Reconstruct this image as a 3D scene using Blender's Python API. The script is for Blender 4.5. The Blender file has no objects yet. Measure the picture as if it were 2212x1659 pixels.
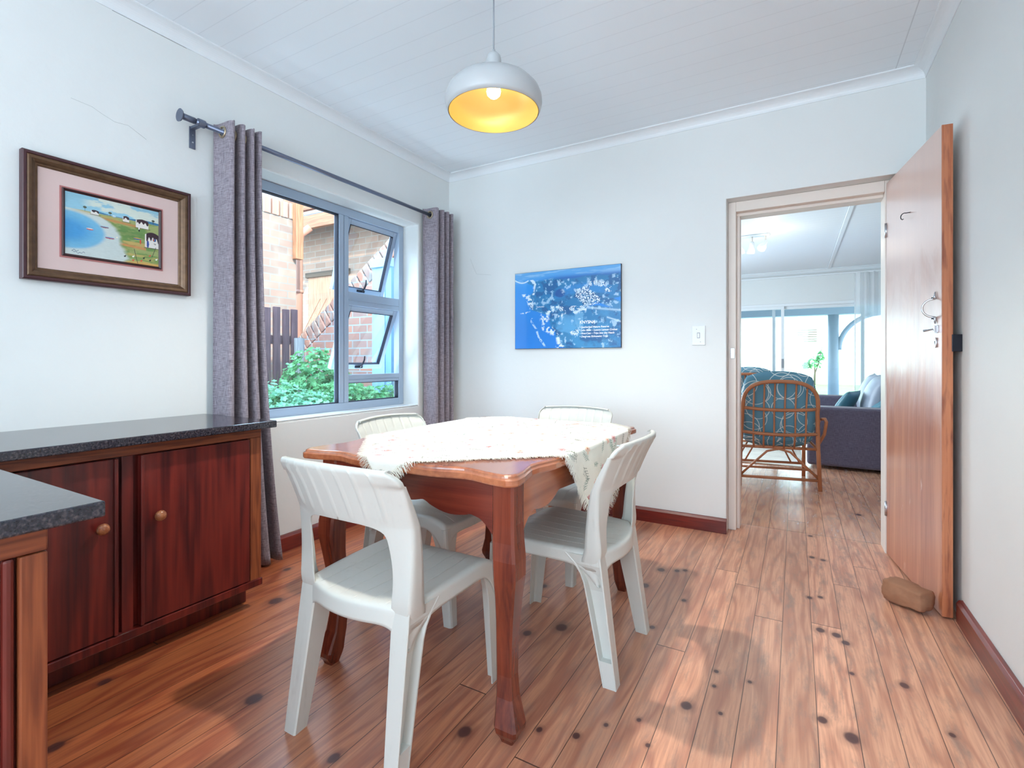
import bpy, bmesh, math, random
import numpy as np
from mathutils import Vector, Matrix, noise as mnoise
S = bpy.context.scene
C = S.collection
PI = math.pi
random.seed(7)
rnd = random.Random(11)

# ------------------------------------------------------------------ camera
cam = bpy.data.cameras.new('camera'); camo = bpy.data.objects.new('camera', cam); C.objects.link(camo)
cam.sensor_width = 36; cam.lens = 1072/2212*36; cam.shift_y = -50.5/2212; cam.clip_start = .05; cam.clip_end = 300
camo.location = (0, 0, 1.09); camo.rotation_euler = (PI/2, 0, math.radians(29.72))
S.camera = camo
# ------------------------------------------------------------------ view, world, lights
vs = S.view_settings; vs.view_transform = 'Standard'; vs.look = 'None'; vs.gamma = 1; vs.use_curve_mapping = False
vs.exposure = 0.46
try:
    S.cycles.use_denoising = True; S.cycles.max_bounces = 12; S.cycles.diffuse_bounces = 6
    S.cycles.transparent_max_bounces = 24; S.cycles.sample_clamp_indirect = 6; S.cycles.caustics_reflective = False; S.cycles.caustics_refractive = False
except Exception: pass
W = bpy.data.worlds.new('sky'); S.world = W; W.use_nodes = True
wn = W.node_tree.nodes; wl = W.node_tree.links
bg = wn['Background']
tc = wn.new('ShaderNodeTexCoord'); sx = wn.new('ShaderNodeSeparateXYZ'); cr = wn.new('ShaderNodeValToRGB')
wl.new(tc.outputs['Generated'], sx.inputs[0]); wl.new(sx.outputs['Z'], cr.inputs[0]); wl.new(cr.outputs[0], bg.inputs[0])
cr.color_ramp.elements[0].position = 0.0; cr.color_ramp.elements[0].color = (.74, .88, 1, 1)
cr.color_ramp.elements[1].position = .8; cr.color_ramp.elements[1].color = (.42, .68, 1, 1)
bg.inputs[1].default_value = 5.0
sun = bpy.data.lights.new('sun', 'SUN'); suno = bpy.data.objects.new('sun', sun); C.objects.link(suno)
sun.energy = 6; sun.color = (1, .93, .82); sun.angle = math.radians(1.2)
suno.rotation_euler = Vector((-.76, .50, -.60)).to_track_quat('-Z', 'Y').to_euler()

def area(name, loc, size, direction, energy, color, portal=False):
    l = bpy.data.lights.new(name, 'AREA'); l.shape = 'RECTANGLE'; l.size, l.size_y = size; l.energy = energy; l.color = color
    o = bpy.data.objects.new(name, l); C.objects.link(o); o.location = loc
    o.rotation_euler = Vector(direction).to_track_quat('-Z', 'Y').to_euler()
    if portal: l.cycles.is_portal = True
    return o
area('portal_dining_window', (-2.80, 2.2, 1.45), (1.6, 1.4), (1, 0, 0), 1, (1, 1, 1), True)
area('portal_sliding_door', (-.4, 10.28, 1.05), (4.6, 2.1), (0, -1, 0), 1, (1, 1, 1), True)
# added fill panels out of view, standing in for more daylight
area('rear_fill', (-1.0, -2.6, 1.45), (2.8, 1.9), (0, 1, .12), 30, (.72, .88, 1))  # invented source, added to fill the room from behind the viewer
area('court_overhead_fill', (-3.75, 2.2, 3.7), (2.6, 1.3), (1, 0, -1.25), 240, (.58, .80, 1))  # added panel hidden above the window view, strengthens the light coming in
area('lounge_fill', (-2.75, 6.8, 1.4), (3.2, 1.5), (1, 0, .1), 130, (.74, .89, 1))  # added lounge fill, no window in the side wall here

area('low_window_fill', (-2.98, 2.2, .40), (1.3, .5), (1, 0, 1.0), 45, (.72, .87, 1))  # added upward fill below the sill, imitates light off the ground
kl = bpy.data.lights.new('kitchen_fill', 'POINT'); kl.energy = 24; kl.color = (.88, .95, 1); kl.shadow_soft_size = .25; klo = bpy.data.objects.new('kitchen_fill', kl); C.objects.link(klo); klo.location = (.05, -1.3, 1.75)  # added fill point without any fixture, brightens walls and ceiling
# ------------------------------------------------------------------ material helpers
def new(name):
    m = bpy.data.materials.new(name); m.use_nodes = True
    return m, m.node_tree.nodes, m.node_tree.links, m.node_tree.nodes['Principled BSDF']
def put(p, **k):
    names = dict(color='Base Color', rough='Roughness', metal='Metallic', coat='Coat Weight', coat_rough='Coat Roughness', spec='Specular IOR Level', alpha='Alpha', sheen='Sheen Weight', sss='Subsurface Weight', em='Emission Color', es='Emission Strength')
    for a, v in k.items():
        if a in ('color', 'em'): v = (*v, 1) if len(v) == 3 else v
        p.inputs[names[a]].default_value = v
def srgb(r, g, b):
    f = lambda c: (c/255/12.92) if c/255 <= .04045 else ((c/255+.055)/1.055)**2.4
    return (f(r), f(g), f(b))
def N(n, t, **k):
    x = n.new(t)
    for a, v in k.items():
        if a in x.inputs.keys(): x.inputs[a].default_value = v
        else: setattr(x, a, v)
    return x
def math_(n, l, op, a, b=None, c=None, clamp=False):
    x = n.new('ShaderNodeMath'); x.operation = op; x.use_clamp = clamp
    for i, v in enumerate((a, b, c)):
        if v is None: continue
        if isinstance(v, (int, float)): x.inputs[i].default_value = v
        else: l.new(v, x.inputs[i])
    return x.outputs[0]
def mixc(n, l, f, a, b, mode='MIX'):
    x = n.new('ShaderNodeMix'); x.data_type = 'RGBA'; x.blend_type = mode
    for i, v in ((0, f), (6, a), (7, b)):
        if isinstance(v, (int, float)): x.inputs[i].default_value = v
        elif isinstance(v, tuple): x.inputs[i].default_value = (*v, 1) if len(v) == 3 else v
        else: l.new(v, x.inputs[i])
    return x.outputs[2]
def ramp(n, l, src, stops):
    x = n.new('ShaderNodeValToRGB'); e = x.color_ramp.elements
    while len(e) > 1: e.remove(e[-1])
    for i, (p, c) in enumerate(stops):
        if i == 0: el = e[0]; el.position = p
        else: el = e.new(p)
        el.color = (*c, 1) if not isinstance(c, (int, float)) else (c, c, c, 1)
    l.new(src, x.inputs[0]); return x.outputs[0]
def bump(n, l, p, h, strength=.2, dist=.01):
    b = N(n, 'ShaderNodeBump'); b.inputs['Strength'].default_value = strength; b.inputs['Distance'].default_value = dist
    l.new(h, b.inputs['Height']); l.new(b.outputs[0], p.inputs['Normal']); return b
def coords(n, l, kind='Object', scale=(1, 1, 1), rot=(0, 0, 0), loc=(0, 0, 0)):
    t = n.new('ShaderNodeTexCoord'); mp = n.new('ShaderNodeMapping')
    mp.inputs['Scale'].default_value = scale; mp.inputs['Rotation'].default_value = rot; mp.inputs['Location'].default_value = loc
    l.new(t.outputs[kind], mp.inputs[0]); return mp.outputs[0]
def plain(name, col, rough=.5, metal=0, var=.06, scale=12, bmp=0, **k):
    m, n, l, p = new(name); put(p, rough=rough, metal=metal, **k)
    nz = N(n, 'ShaderNodeTexNoise'); nz.inputs['Scale'].default_value = scale; nz.inputs['Detail'].default_value = 4
    l.new(coords(n, l), nz.inputs['Vector'])
    c = mixc(n, l, nz.outputs[0], tuple(min(1, x*(1-var)) for x in col), tuple(min(1, x*(1+var)) for x in col))
    l.new(c, p.inputs['Base Color'])
    if bmp: bump(n, l, p, nz.outputs[0], bmp, .004)
    return m
def wood(name, dark, light, axis=2, scale=1.0, rough=.35, coat=.25, knots=0, wave=1.0, loc=(0, 0, 0), contrast=1.0):
    """long grained timber: grain runs along axis"""
    m, n, l, p = new(name); put(p, rough=rough, coat=coat, coat_rough=.2)
    s = [14*scale]*3; s[axis] = 1.1*scale
    v = coords(n, l, 'Object', tuple(s), loc=loc)
    n1 = N(n, 'ShaderNodeTexNoise'); n1.inputs['Scale'].default_value = 1.0; n1.inputs['Detail'].default_value = 3; l.new(v, n1.inputs['Vector'])
    s2 = [110*scale]*3; s2[axis] = 4*scale
    v2 = coords(n, l, 'Object', tuple(s2), loc=loc)
    n2 = N(n, 'ShaderNodeTexNoise'); n2.inputs['Scale'].default_value = 1.0; n2.inputs['Detail'].default_value = 5; l.new(v2, n2.inputs['Vector'])
    w = math_(n, l, 'MULTIPLY', n1.outputs[0], 46*wave)
    w = math_(n, l, 'SINE', w); w = math_(n, l, 'MULTIPLY_ADD', w, .5, .5)
    f = math_(n, l, 'MULTIPLY', w, .34*contrast); g = math_(n, l, 'MULTIPLY_ADD', n2.outputs[0], .9, -.18)
    f = math_(n, l, 'ADD', f, g, clamp=True)
    c = mixc(n, l, f, dark, light)
    l.new(c, p.inputs['Base Color'])
    bump(n, l, p, f, .08, .002)
    return m
def attr_mat(name, rough=.5, bmp=0, coat=0):
    m, n, l, p = new(name); put(p, rough=rough, coat=coat)
    a = n.new('ShaderNodeVertexColor'); a.layer_name = 'pigment'
    l.new(a.outputs[0], p.inputs['Base Color'])
    if bmp:
        nz = N(n, 'ShaderNodeTexNoise'); nz.inputs['Scale'].default_value = 300; l.new(coords(n, l), nz.inputs['Vector']); bump(n, l, p, nz.outputs[0], bmp, .002)
    return m
def glass_mat(name, tint=(1, 1, 1), fac=.07, rough=0.0):
    m = bpy.data.materials.new(name); m.use_nodes = True; n = m.node_tree.nodes; l = m.node_tree.links
    n.remove(n['Principled BSDF']); o = n['Material Output']
    t = n.new('ShaderNodeBsdfTransparent'); t.inputs[0].default_value = (*tint, 1)
    g = n.new('ShaderNodeBsdfGlossy'); g.inputs['Roughness'].default_value = rough
    lw = n.new('ShaderNodeLayerWeight'); lw.inputs[0].default_value = .25
    f = math_(n, l, 'MULTIPLY_ADD', lw.outputs['Fresnel'], .6, fac*.4)
    x = n.new('ShaderNodeMixShader'); l.new(f, x.inputs[0]); l.new(t.outputs[0], x.inputs[1]); l.new(g.outputs[0], x.inputs[2])
    l.new(x.outputs[0], o.inputs['Surface']); return m

# ------------------------------------------------------------------ mesh helpers
class MB:
    def __init__(s): s.v = []; s.f = []; s.sm = []
    def add(s, verts, faces, smooth=False):
        o = len(s.v); s.v += [tuple(p) for p in verts]; s.f += [tuple(i+o for i in f) for f in faces]; s.sm += [smooth]*len(faces)
        return s
    def box(s, x0, x1, y0, y1, z0, z1, M=None):
        vs = [(x, y, z) for x in (x0, x1) for y in (y0, y1) for z in (z0, z1)]
        if M: vs = [M @ Vector(p) for p in vs]
        return s.add(vs, [(0, 1, 3, 2), (4, 6, 7, 5), (0, 4, 5, 1), (2, 3, 7, 6), (0, 2, 6, 4), (1, 5, 7, 3)])
    def tube(s, pts, r, seg=10, closed=False, caps=True):
        pts = [Vector(p) for p in pts]; n = len(pts)
        rr = r if isinstance(r, (list, tuple)) else [r]*n
        rings = []; up = None
        for i, p in enumerate(pts):
            a = pts[(i-1) % n] if (closed or i) else p; b = pts[(i+1) % n] if (closed or i < n-1) else p
            t = (b-a).normalized() if (b-a).length > 1e-9 else Vector((0, 0, 1))
            if up is None:
                up = Vector((0, 0, 1)) if abs(t.z) < .9 else Vector((1, 0, 0))
            u = (up - t*up.dot(t)); u = u.normalized() if u.length > 1e-6 else t.orthogonal().normalized()
            up = u; w = t.cross(u)
            rings.append([p + (u*math.cos(2*PI*k/seg) + w*math.sin(2*PI*k/seg))*rr[i] for k in range(seg)])
        vs = [q for R_ in rings for q in R_]; fs = []
        m = n if closed else n-1
        for i in range(m):
            for k in range(seg):
                a = i*seg+k; b = i*seg+(k+1) % seg; c = ((i+1) % n)*seg+(k+1) % seg; d = ((i+1) % n)*seg+k
                fs.append((a, b, c, d))
        s.add(vs, fs, True)
        if caps and not closed:
            o = len(s.v)-len(vs)
            s.f.append(tuple(o+k for k in reversed(range(seg)))); s.sm.append(False)
            s.f.append(tuple(o+(n-1)*seg+k for k in range(seg))); s.sm.append(False)
        return s
    def lathe(s, prof, seg=32, c=(0, 0, 0), M=None, smooth=True):
        vs = []; fs = []
        for r, z in prof:
            for k in range(seg):
                a = 2*PI*k/seg; p = Vector((r*math.cos(a), r*math.sin(a), z))
                if M: p = M @ p
                vs.append(p+Vector(c))
        for i in range(len(prof)-1):
            for k in range(seg):
                fs.append((i*seg+k, i*seg+(k+1) % seg, (i+1)*seg+(k+1) % seg, (i+1)*seg+k))
        return s.add(vs, fs, smooth)
    def loft(s, rings, smooth=False, caps=True, closed=True):
        m = len(rings[0]); vs = [p for r in rings for p in r]; fs = []
        for i in range(len(rings)-1):
            for k in range(m if closed else m-1):
                fs.append((i*m+k, i*m+(k+1) % m, (i+1)*m+(k+1) % m, (i+1)*m+k))
        s.add(vs, fs, smooth)
        if caps:
            o = len(s.v)-len(vs)
            s.f.append(tuple(o+k for k in reversed(range(m)))); s.sm.append(False)
            s.f.append(tuple(o+(len(rings)-1)*m+k for k in range(m))); s.sm.append(False)
        return s
    def grid(s, rows, smooth=True):
        m = len(rows[0]); vs = [p for r in rows for p in r]; fs = []
        for i in range(len(rows)-1):
            for k in range(m-1): fs.append((i*m+k, i*m+k+1, (i+1)*m+k+1, (i+1)*m+k))
        return s.add(vs, fs, smooth)
    def prism(s, poly, a0, a1, axis=1):
        """poly of 2D points extruded along axis between a0 and a1"""
        def P(p, a):
            q = list(p); q.insert(axis, a); return q
        n = len(poly); vs = [P(p, a0) for p in poly]+[P(p, a1) for p in poly]
        fs = [tuple(range(n)), tuple(reversed(range(n, 2*n)))]+[(i, (i+1) % n+0, n+(i+1) % n, n+i) for i in range(n)]
        return s.add(vs, fs)
    def build(s, name, mat, parent=None, bevel=0, seg=2, solid=0, subd=0, weld=False, offset=-1):
        me = bpy.data.meshes.new(name); me.from_pydata(s.v, [], s.f); me.validate()
        bm = bmesh.new(); bm.from_mesh(me)
        if len(bm.faces) == len(s.sm):
            for i, f in enumerate(bm.faces): f.smooth = s.sm[i]
        if weld: bmesh.ops.remove_doubles(bm, verts=bm.verts, dist=1e-5)
        if not solid: bmesh.ops.recalc_face_normals(bm, faces=bm.faces)
        bm.to_mesh(me); bm.free()
        o = bpy.data.objects.new(name, me); C.objects.link(o)
        if mat: me.materials.append(mat)
        if parent: o.parent = parent
        if solid: md = o.modifiers.new('shell', 'SOLIDIFY'); md.thickness = solid; md.offset = offset
        if bevel: md = o.modifiers.new('bevel', 'BEVEL'); md.width = bevel; md.segments = seg; md.limit_method = 'ANGLE'; md.angle_limit = math.radians(40)
        if subd: md = o.modifiers.new('smooth', 'SUBSURF'); md.levels = subd; md.render_levels = subd
        return o
def tag(o, label=None, cat=None, group=None, kind=None):
    if label: o['label'] = label
    if cat: o['category'] = cat
    if group: o['group'] = group
    if kind: o['kind'] = kind
    return o
def thing(name, label, cat, loc=(0, 0, 0), rz=0, group=None):
    o = bpy.data.objects.new(name, None); C.objects.link(o); o.location = loc; o.rotation_euler = (0, 0, rz); o.empty_display_size = .1
    return tag(o, label, cat, group)
def struct(o, label=None): 
    o['kind'] = 'structure'
    if label: o['label'] = label
    return o
def copy_tree(o, parent=None):
    c = o.copy(); C.objects.link(c)
    if parent: c.parent = parent
    for ch in list(o.children): copy_tree(ch, c)
    return c
def wall_cells(name, axis, a, b, us, zs, holes, mat, bevel=0):
    """one continuous wall skin between planes a and b, with rectangular openings; us, zs are the cell borders"""
    mb = MB(); P = (lambda d, u, z: (d, u, z)) if axis == 'x' else (lambda d, u, z: (u, d, z))
    nu, nz = len(us)-1, len(zs)-1; solid_ = lambda i, j: 0 <= i < nu and 0 <= j < nz and (i, j) not in holes
    for i in range(nu):
        for j in range(nz):
            if not solid_(i, j): continue
            u0, u1, z0, z1 = us[i], us[i+1], zs[j], zs[j+1]
            for d in (a, b): mb.add([P(d, u0, z0), P(d, u1, z0), P(d, u1, z1), P(d, u0, z1)], [(0, 1, 2, 3)])
            for di, dj, e in ((-1, 0, ((u0, z0), (u0, z1))), (1, 0, ((u1, z0), (u1, z1))), (0, -1, ((u0, z0), (u1, z0))), (0, 1, ((u0, z1), (u1, z1)))):
                if not solid_(i+di, j+dj): (p, q), (r_, t_) = e; mb.add([P(a, p, q), P(a, r_, t_), P(b, r_, t_), P(b, p, q)], [(0, 1, 2, 3)])
    return mb.build(name, mat, bevel=bevel, weld=True)
def rect_frame(mb, axis, a, b, x0, x1, z0, z1, w):
    """four bars around a rectangle in the plane across axis ('x' or 'y') between a and b"""
    for (p0, p1, q0, q1) in ((x0, x0+w, z0, z1), (x1-w, x1, z0, z1), (x0+w, x1-w, z0, z0+w), (x0+w, x1-w, z1-w, z1)):
        if axis == 'x': mb.box(a, b, p0, p1, q0, q1)
        else: mb.box(p0, p1, a, b, q0, q1)

# ------------------------------------------------------------------ materials
def wall_mat(name, col):
    m, n, l, p = new(name); put(p, rough=.55, spec=.3)
    v = coords(n, l); nz = N(n, 'ShaderNodeTexNoise'); nz.inputs['Scale'].default_value = 2.2; nz.inputs['Detail'].default_value = 6; l.new(v, nz.inputs['Vector'])
    c = mixc(n, l, nz.outputs[0], tuple(x*.965 for x in col), tuple(min(1, x*1.03) for x in col)); l.new(c, p.inputs['Base Color'])
    n2 = N(n, 'ShaderNodeTexNoise'); n2.inputs['Scale'].default_value = 9; n2.inputs['Detail'].default_value = 8; l.new(v, n2.inputs['Vector'])
    bump(n, l, p, n2.outputs[0], .25, .012); return m
M_wall = wall_mat('painted_plaster', (.74, .775, .775))
M_trimw = plain('white_gloss_paint', (.77, .82, .85), .4, var=.02)
def ceiling_mat():
    m, n, l, p = new('painted_ceiling_boards'); put(p, rough=.5)
    g = n.new('ShaderNodeNewGeometry'); s = n.new('ShaderNodeSeparateXYZ'); l.new(g.outputs['Position'], s.inputs[0])
    f = math_(n, l, 'MULTIPLY', s.outputs['Y'], 1/.11); f = math_(n, l, 'FRACT', f)
    f = math_(n, l, 'SUBTRACT', f, .5); f = math_(n, l, 'ABSOLUTE', f)
    gr = math_(n, l, 'GREATER_THAN', f, .482)
    nz = N(n, 'ShaderNodeTexNoise'); nz.inputs['Scale'].default_value = .8; l.new(g.outputs['Position'], nz.inputs['Vector'])
    fa = math_(n, l, 'MULTIPLY', gr, .20)
    xl = math_(n, l, 'SUBTRACT', s.outputs['X'], .468); xl = math_(n, l, 'ABSOLUTE', xl); xl = math_(n, l, 'LESS_THAN', xl, .0025); xl = math_(n, l, 'MULTIPLY', xl, .5)
    fa = math_(n, l, 'MAXIMUM', fa, xl)
    c = mixc(n, l, fa, (.80, .87, .92), (.42, .47, .52)); l.new(c, p.inputs['Base Color'])
    h = math_(n, l, 'SUBTRACT', 1, gr); bump(n, l, p, h, .3, .003); return m
M_ceil = ceiling_mat()

KN = [(-2.048, 1.423, 0.0294), (-2.035, 0.777, 0.0188), (-1.814, 0.576, 0.0209), (-1.514, 0.976, 0.0268), (-1.222, 1.329, 0.023), (-1.104, 1.176, 0.0205), (-1.099, 0.939, 0.0178), (-0.844, 1.196, 0.0217), (-0.931, 1.753, 0.0185), (-0.829, 1.859, 0.0264), (-1.055, 2.16, 0.0179), (-0.657, 1.313, 0.0109), (-0.553, 1.345, 0.0121), (-0.492, 1.429, 0.0083), (0.088, 2.362, 0.0187), (0.142, 2.35, 0.0184), (0.169, 2.302, 0.0161), (-0.299, 1.635, 0.019), (0.318, 2.098, 0.0155), (0.071, 1.774, 0.0155), (0.142, 1.732, 0.0227), (-0.241, 1.867, 0.0097), (-0.236, 1.779, 0.008), (-0.134, 1.862, 0.008), (-0.201, 1.651, 0.008), (-0.607, 2.63, 0.0217), (-0.532, 2.66, 0.0144), (-0.497, 2.686, 0.0144), (-0.633, 2.407, 0.0224), (0.08, 3.212, 0.0154), (0.132, 3.197, 0.0152), (0.057, 2.661, 0.0128), (0.1, 2.69, 0.0128), (0.389, 4.263, 0.0196), (0.082, 3.597, 0.0144), (-0.44, 2.346, 0.0126), (-0.508, 2.046, 0.0132), (0.397, 1.89, 0.0094), (-0.363, 1.412, 0.008), (-0.412, 1.498, 0.008), (0.171, 2.088, 0.0097), (-1.307, 0.977, 0.0084), (-2.305, 1.668, 0.0193)]
def floor_mat():
    m, n, l, p = new('varnished_pine_boards'); put(p, coat=.4, coat_rough=.22, spec=.5)
    g = n.new('ShaderNodeNewGeometry'); s = n.new('ShaderNodeSeparateXYZ'); l.new(g.outputs['Position'], s.inputs[0])
    X, Y = s.outputs['X'], s.outputs['Y']
    u = math_(n, l, 'MULTIPLY_ADD', X, 1/.104, .0463/.104); iu = math_(n, l, 'FLOOR', u); fu = math_(n, l, 'FRACT', u)
    wn_ = n.new('ShaderNodeTexWhiteNoise'); wn_.noise_dimensions = '1D'; l.new(iu, wn_.inputs['W'])
    r1 = wn_.outputs['Value']
    # board ends
    yo = math_(n, l, 'MULTIPLY_ADD', r1, 3.3, 0.0); yv = math_(n, l, 'ADD', Y, yo); yv = math_(n, l, 'MULTIPLY', yv, 1/2.9)
    iy = math_(n, l, 'FLOOR', yv); fy = math_(n, l, 'FRACT', yv)
    cmb = n.new('ShaderNodeCombineXYZ'); l.new(iu, cmb.inputs[0]); l.new(iy, cmb.inputs[1])
    wn2 = n.new('ShaderNodeTexWhiteNoise'); wn2.noise_dimensions = '2D'; l.new(cmb.outputs[0], wn2.inputs['Vector'])
    r2 = wn2.outputs['Value']
    # knots
    flat = n.new('ShaderNodeCombineXYZ'); l.new(X, flat.inputs[0]); ysc = math_(n, l, 'MULTIPLY', Y, .8); l.new(ysc, flat.inputs[1])
    kn = None
    nzk = N(n, 'ShaderNodeTexNoise'); nzk.inputs['Scale'].default_value = 25; l.new(flat.outputs[0], nzk.inputs['Vector'])
    for (kx, ky, kr) in KN:
        d = n.new('ShaderNodeVectorMath'); d.operation = 'DISTANCE'; l.new(flat.outputs[0], d.inputs[0]); d.inputs[1].default_value = (kx, ky*.8, 0)
        q = math_(n, l, 'MULTIPLY', d.outputs['Value'], 1/kr)
        kn = q if kn is None else math_(n, l, 'MINIMUM', kn, q)
    kw = math_(n, l, 'MULTIPLY_ADD', nzk.outputs[0], .3, -.15); kd = math_(n, l, 'ADD', kn, kw)
    kmask = ramp(n, l, math_(n, l, 'MULTIPLY', kd, .25), [(.0, 1.0), (.17, .95), (.25, .35), (.5, .0)])
    # grain, bent round the knots
    inf = math_(n, l, 'DIVIDE', 1.0, math_(n, l, 'ADD', kn, .6))
    gx = math_(n, l, 'MULTIPLY_ADD', inf, .018, X); rr = math_(n, l, 'MULTIPLY', r2, 37)
    gv = n.new('ShaderNodeCombineXYZ'); l.new(gx, gv.inputs[0]); l.new(Y, gv.inputs[1]); l.new(rr, gv.inputs[2])
    def mapped(sc):
        mp = n.new('ShaderNodeMapping'); mp.inputs['Scale'].default_value = sc; l.new(gv.outputs[0], mp.inputs[0]); return mp.outputs[0]
    g1 = N(n, 'ShaderNodeTexNoise'); g1.inputs['Scale'].default_value = 1; g1.inputs['Detail'].default_value = 2; l.new(mapped((9, .9, 1)), g1.inputs['Vector'])
    ring = math_(n, l, 'SINE', math_(n, l, 'MULTIPLY', g1.outputs[0], 44)); ring = math_(n, l, 'MULTIPLY_ADD', ring, .5, .5)
    ring = math_(n, l, 'POWER', ring, 2.0)
    g2 = N(n, 'ShaderNodeTexNoise'); g2.inputs['Scale'].default_value = 1; g2.inputs['Detail'].default_value = 6; l.new(mapped((150, 6, 1)), g2.inputs['Vector'])
    g3 = N(n, 'ShaderNodeTexNoise'); g3.inputs['Scale'].default_value = 1; g3.inputs['Detail'].default_value = 6; g3.inputs['Roughness'].default_value = .7; l.new(mapped((22, 5, 1)), g3.inputs['Vector'])
    # foot traffic has worn the varnish off the right-hand side and the doorway
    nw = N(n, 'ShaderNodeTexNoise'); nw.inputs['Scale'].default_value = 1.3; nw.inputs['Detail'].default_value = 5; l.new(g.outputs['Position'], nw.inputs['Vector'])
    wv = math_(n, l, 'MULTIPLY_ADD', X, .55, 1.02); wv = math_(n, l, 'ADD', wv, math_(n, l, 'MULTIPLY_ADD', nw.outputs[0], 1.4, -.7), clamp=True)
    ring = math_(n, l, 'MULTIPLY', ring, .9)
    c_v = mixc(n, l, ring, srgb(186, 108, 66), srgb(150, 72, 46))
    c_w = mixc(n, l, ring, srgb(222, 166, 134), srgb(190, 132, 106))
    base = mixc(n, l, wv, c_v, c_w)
    br = math_(n, l, 'MULTIPLY_ADD', r2, .34, .80); brc = n.new('ShaderNodeCombineColor')
    for i in range(3): l.new(br, brc.inputs[i])
    base = mixc(n, l, 1.0, base, brc.outputs[0], 'MULTIPLY')
    base = mixc(n, l, math_(n, l, 'MULTIPLY_ADD', g2.outputs[0], 1.6, -.62, clamp=True), base, mixc(n, l, wv, srgb(122, 58, 44), srgb(166, 112, 92)))
    # grey dirt in the worn grain
    gd = math_(n, l, 'MULTIPLY', ramp(n, l, g3.outputs[0], [(.50, .0), (.70, .75)]), wv)
    base = mixc(n, l, gd, base, srgb(144, 120, 108))
    base = mixc(n, l, kmask, base, srgb(78, 44, 42))
    e = math_(n, l, 'ABSOLUTE', math_(n, l, 'SUBTRACT', fu, .5)); seam = math_(n, l, 'GREATER_THAN', e, .489)
    ee = math_(n, l, 'ABSOLUTE', math_(n, l, 'SUBTRACT', fy, .5)); seam2 = math_(n, l, 'GREATER_THAN', ee, .4993)
    th = math_(n, l, 'ABSOLUTE', math_(n, l, 'SUBTRACT', Y, 3.64)); th = math_(n, l, 'LESS_THAN', th, .002)
    sm = math_(n, l, 'MAXIMUM', math_(n, l, 'MAXIMUM', seam, seam2), th)
    base = mixc(n, l, math_(n, l, 'MULTIPLY', sm, .85), base, srgb(44, 24, 22))
    l.new(base, p.inputs['Base Color'])
    ro = math_(n, l, 'MULTIPLY_ADD', wv, .12, .27); ro = math_(n, l, 'ADD', ro, math_(n, l, 'MULTIPLY', g3.outputs[0], .14)); lg = math_(n, l, 'GREATER_THAN', Y, 3.64); ro = math_(n, l, 'SUBTRACT', ro, math_(n, l, 'MULTIPLY', lg, .20)); l.new(ro, p.inputs['Roughness'])
    h = math_(n, l, 'SUBTRACT', math_(n, l, 'MULTIPLY', g2.outputs[0], .25), sm)
    h = math_(n, l, 'ADD', h, math_(n, l, 'MULTIPLY', g1.outputs[0], .6))
    bump(n, l, p, h, .35, .0018)
    return m
M_floor = floor_mat()
M_maho = wood('dark_mahogany_veneer', srgb(44, 6, 16), srgb(122, 40, 32), 2, .8, .34, .35, wave=.55, contrast=1.7)
M_frameh = wood('teak_face_frame_rail', srgb(92, 38, 24), srgb(168, 92, 52), 1, 1.2, .45, .1)
M_framev = wood('teak_face_frame_stile', srgb(92, 38, 24), srgb(170, 96, 56), 2, 1.2, .45, .1)
M_skirt = wood('red_varnished_skirting', srgb(74, 16, 16), srgb(128, 38, 28), 0, .8, .3, .5)
M_skirty = wood('red_varnished_skirting_side', srgb(80, 18, 18), srgb(138, 46, 32), 1, .8, .3, .5)
M_tabx = wood('table_wood_x', srgb(80, 26, 22), srgb(136, 60, 42), 0, .8, .27, .6, wave=.5)
M_taby = wood('table_wood_y', srgb(126, 62, 42), srgb(198, 122, 80), 1, .5, .2, 1.0, wave=.35)
M_tabz = wood('table_wood_leg', srgb(66, 20, 16), srgb(142, 66, 42), 2, 1.0, .27, .6, wave=.4)
M_rattan = plain('rattan_cane', srgb(172, 108, 72), .4, var=.3, scale=9)
M_pink = plain('pink_mount_board', srgb(214, 190, 186), .85, var=.02)
def granite():
    m, n, l, p = new('polished_black_granite'); put(p, rough=.16, coat=.2)
    v = coords(n, l); a = N(n, 'ShaderNodeTexNoise'); a.inputs['Scale'].default_value = 170; a.inputs['Detail'].default_value = 6; l.new(v, a.inputs['Vector'])
    c = ramp(n, l, a.outputs[0], [(.35, srgb(24, 26, 36)), (.52, srgb(44, 44, 54)), (.7, srgb(84, 78, 82))]); l.new(c, p.inputs['Base Color']); return m
M_granite = granite()
def plastic():
    m, n, l, p = new('white_moulded_plastic'); put(p, rough=.34, spec=.5)
    v = coords(n, l); a = N(n, 'ShaderNodeTexNoise'); a.inputs['Scale'].default_value = 7; a.inputs['Detail'].default_value = 9; a.inputs['Roughness'].default_value = .72; l.new(v, a.inputs['Vector'])
    vv = coords(n, l, scale=(60, 60, 7)); b = N(n, 'ShaderNodeTexNoise'); b.inputs['Scale'].default_value = 1; b.inputs['Detail'].default_value = 5; l.new(vv, b.inputs['Vector'])
    f = math_(n, l, 'MULTIPLY', ramp(n, l, a.outputs[0], [(.5, .0), (.72, 1.0)]), ramp(n, l, b.outputs[0], [(.5, .0), (.75, .45)]))
    c = mixc(n, l, f, (.59, .60, .56), (.34, .33, .29)); l.new(c, p.inputs['Base Color']); return m
M_plastic = plastic()
M_alu = plain('grey_anodised_aluminium', srgb(166, 184, 204), .38, metal=.25, var=.02)
M_pewter = plain('brushed_pewter_rod', srgb(112, 120, 140), .34, metal=.8, var=.1, scale=40)
M_black = plain('black_metal', srgb(26, 28, 40), .35, metal=.3, var=.05)
M_steel = plain('bright_steel', srgb(190, 196, 204), .25, metal=.9, var=.05)
M_ring = plain('dull_brass_grommet', srgb(176, 162, 140), .3, metal=.8, var=.05)
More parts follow.
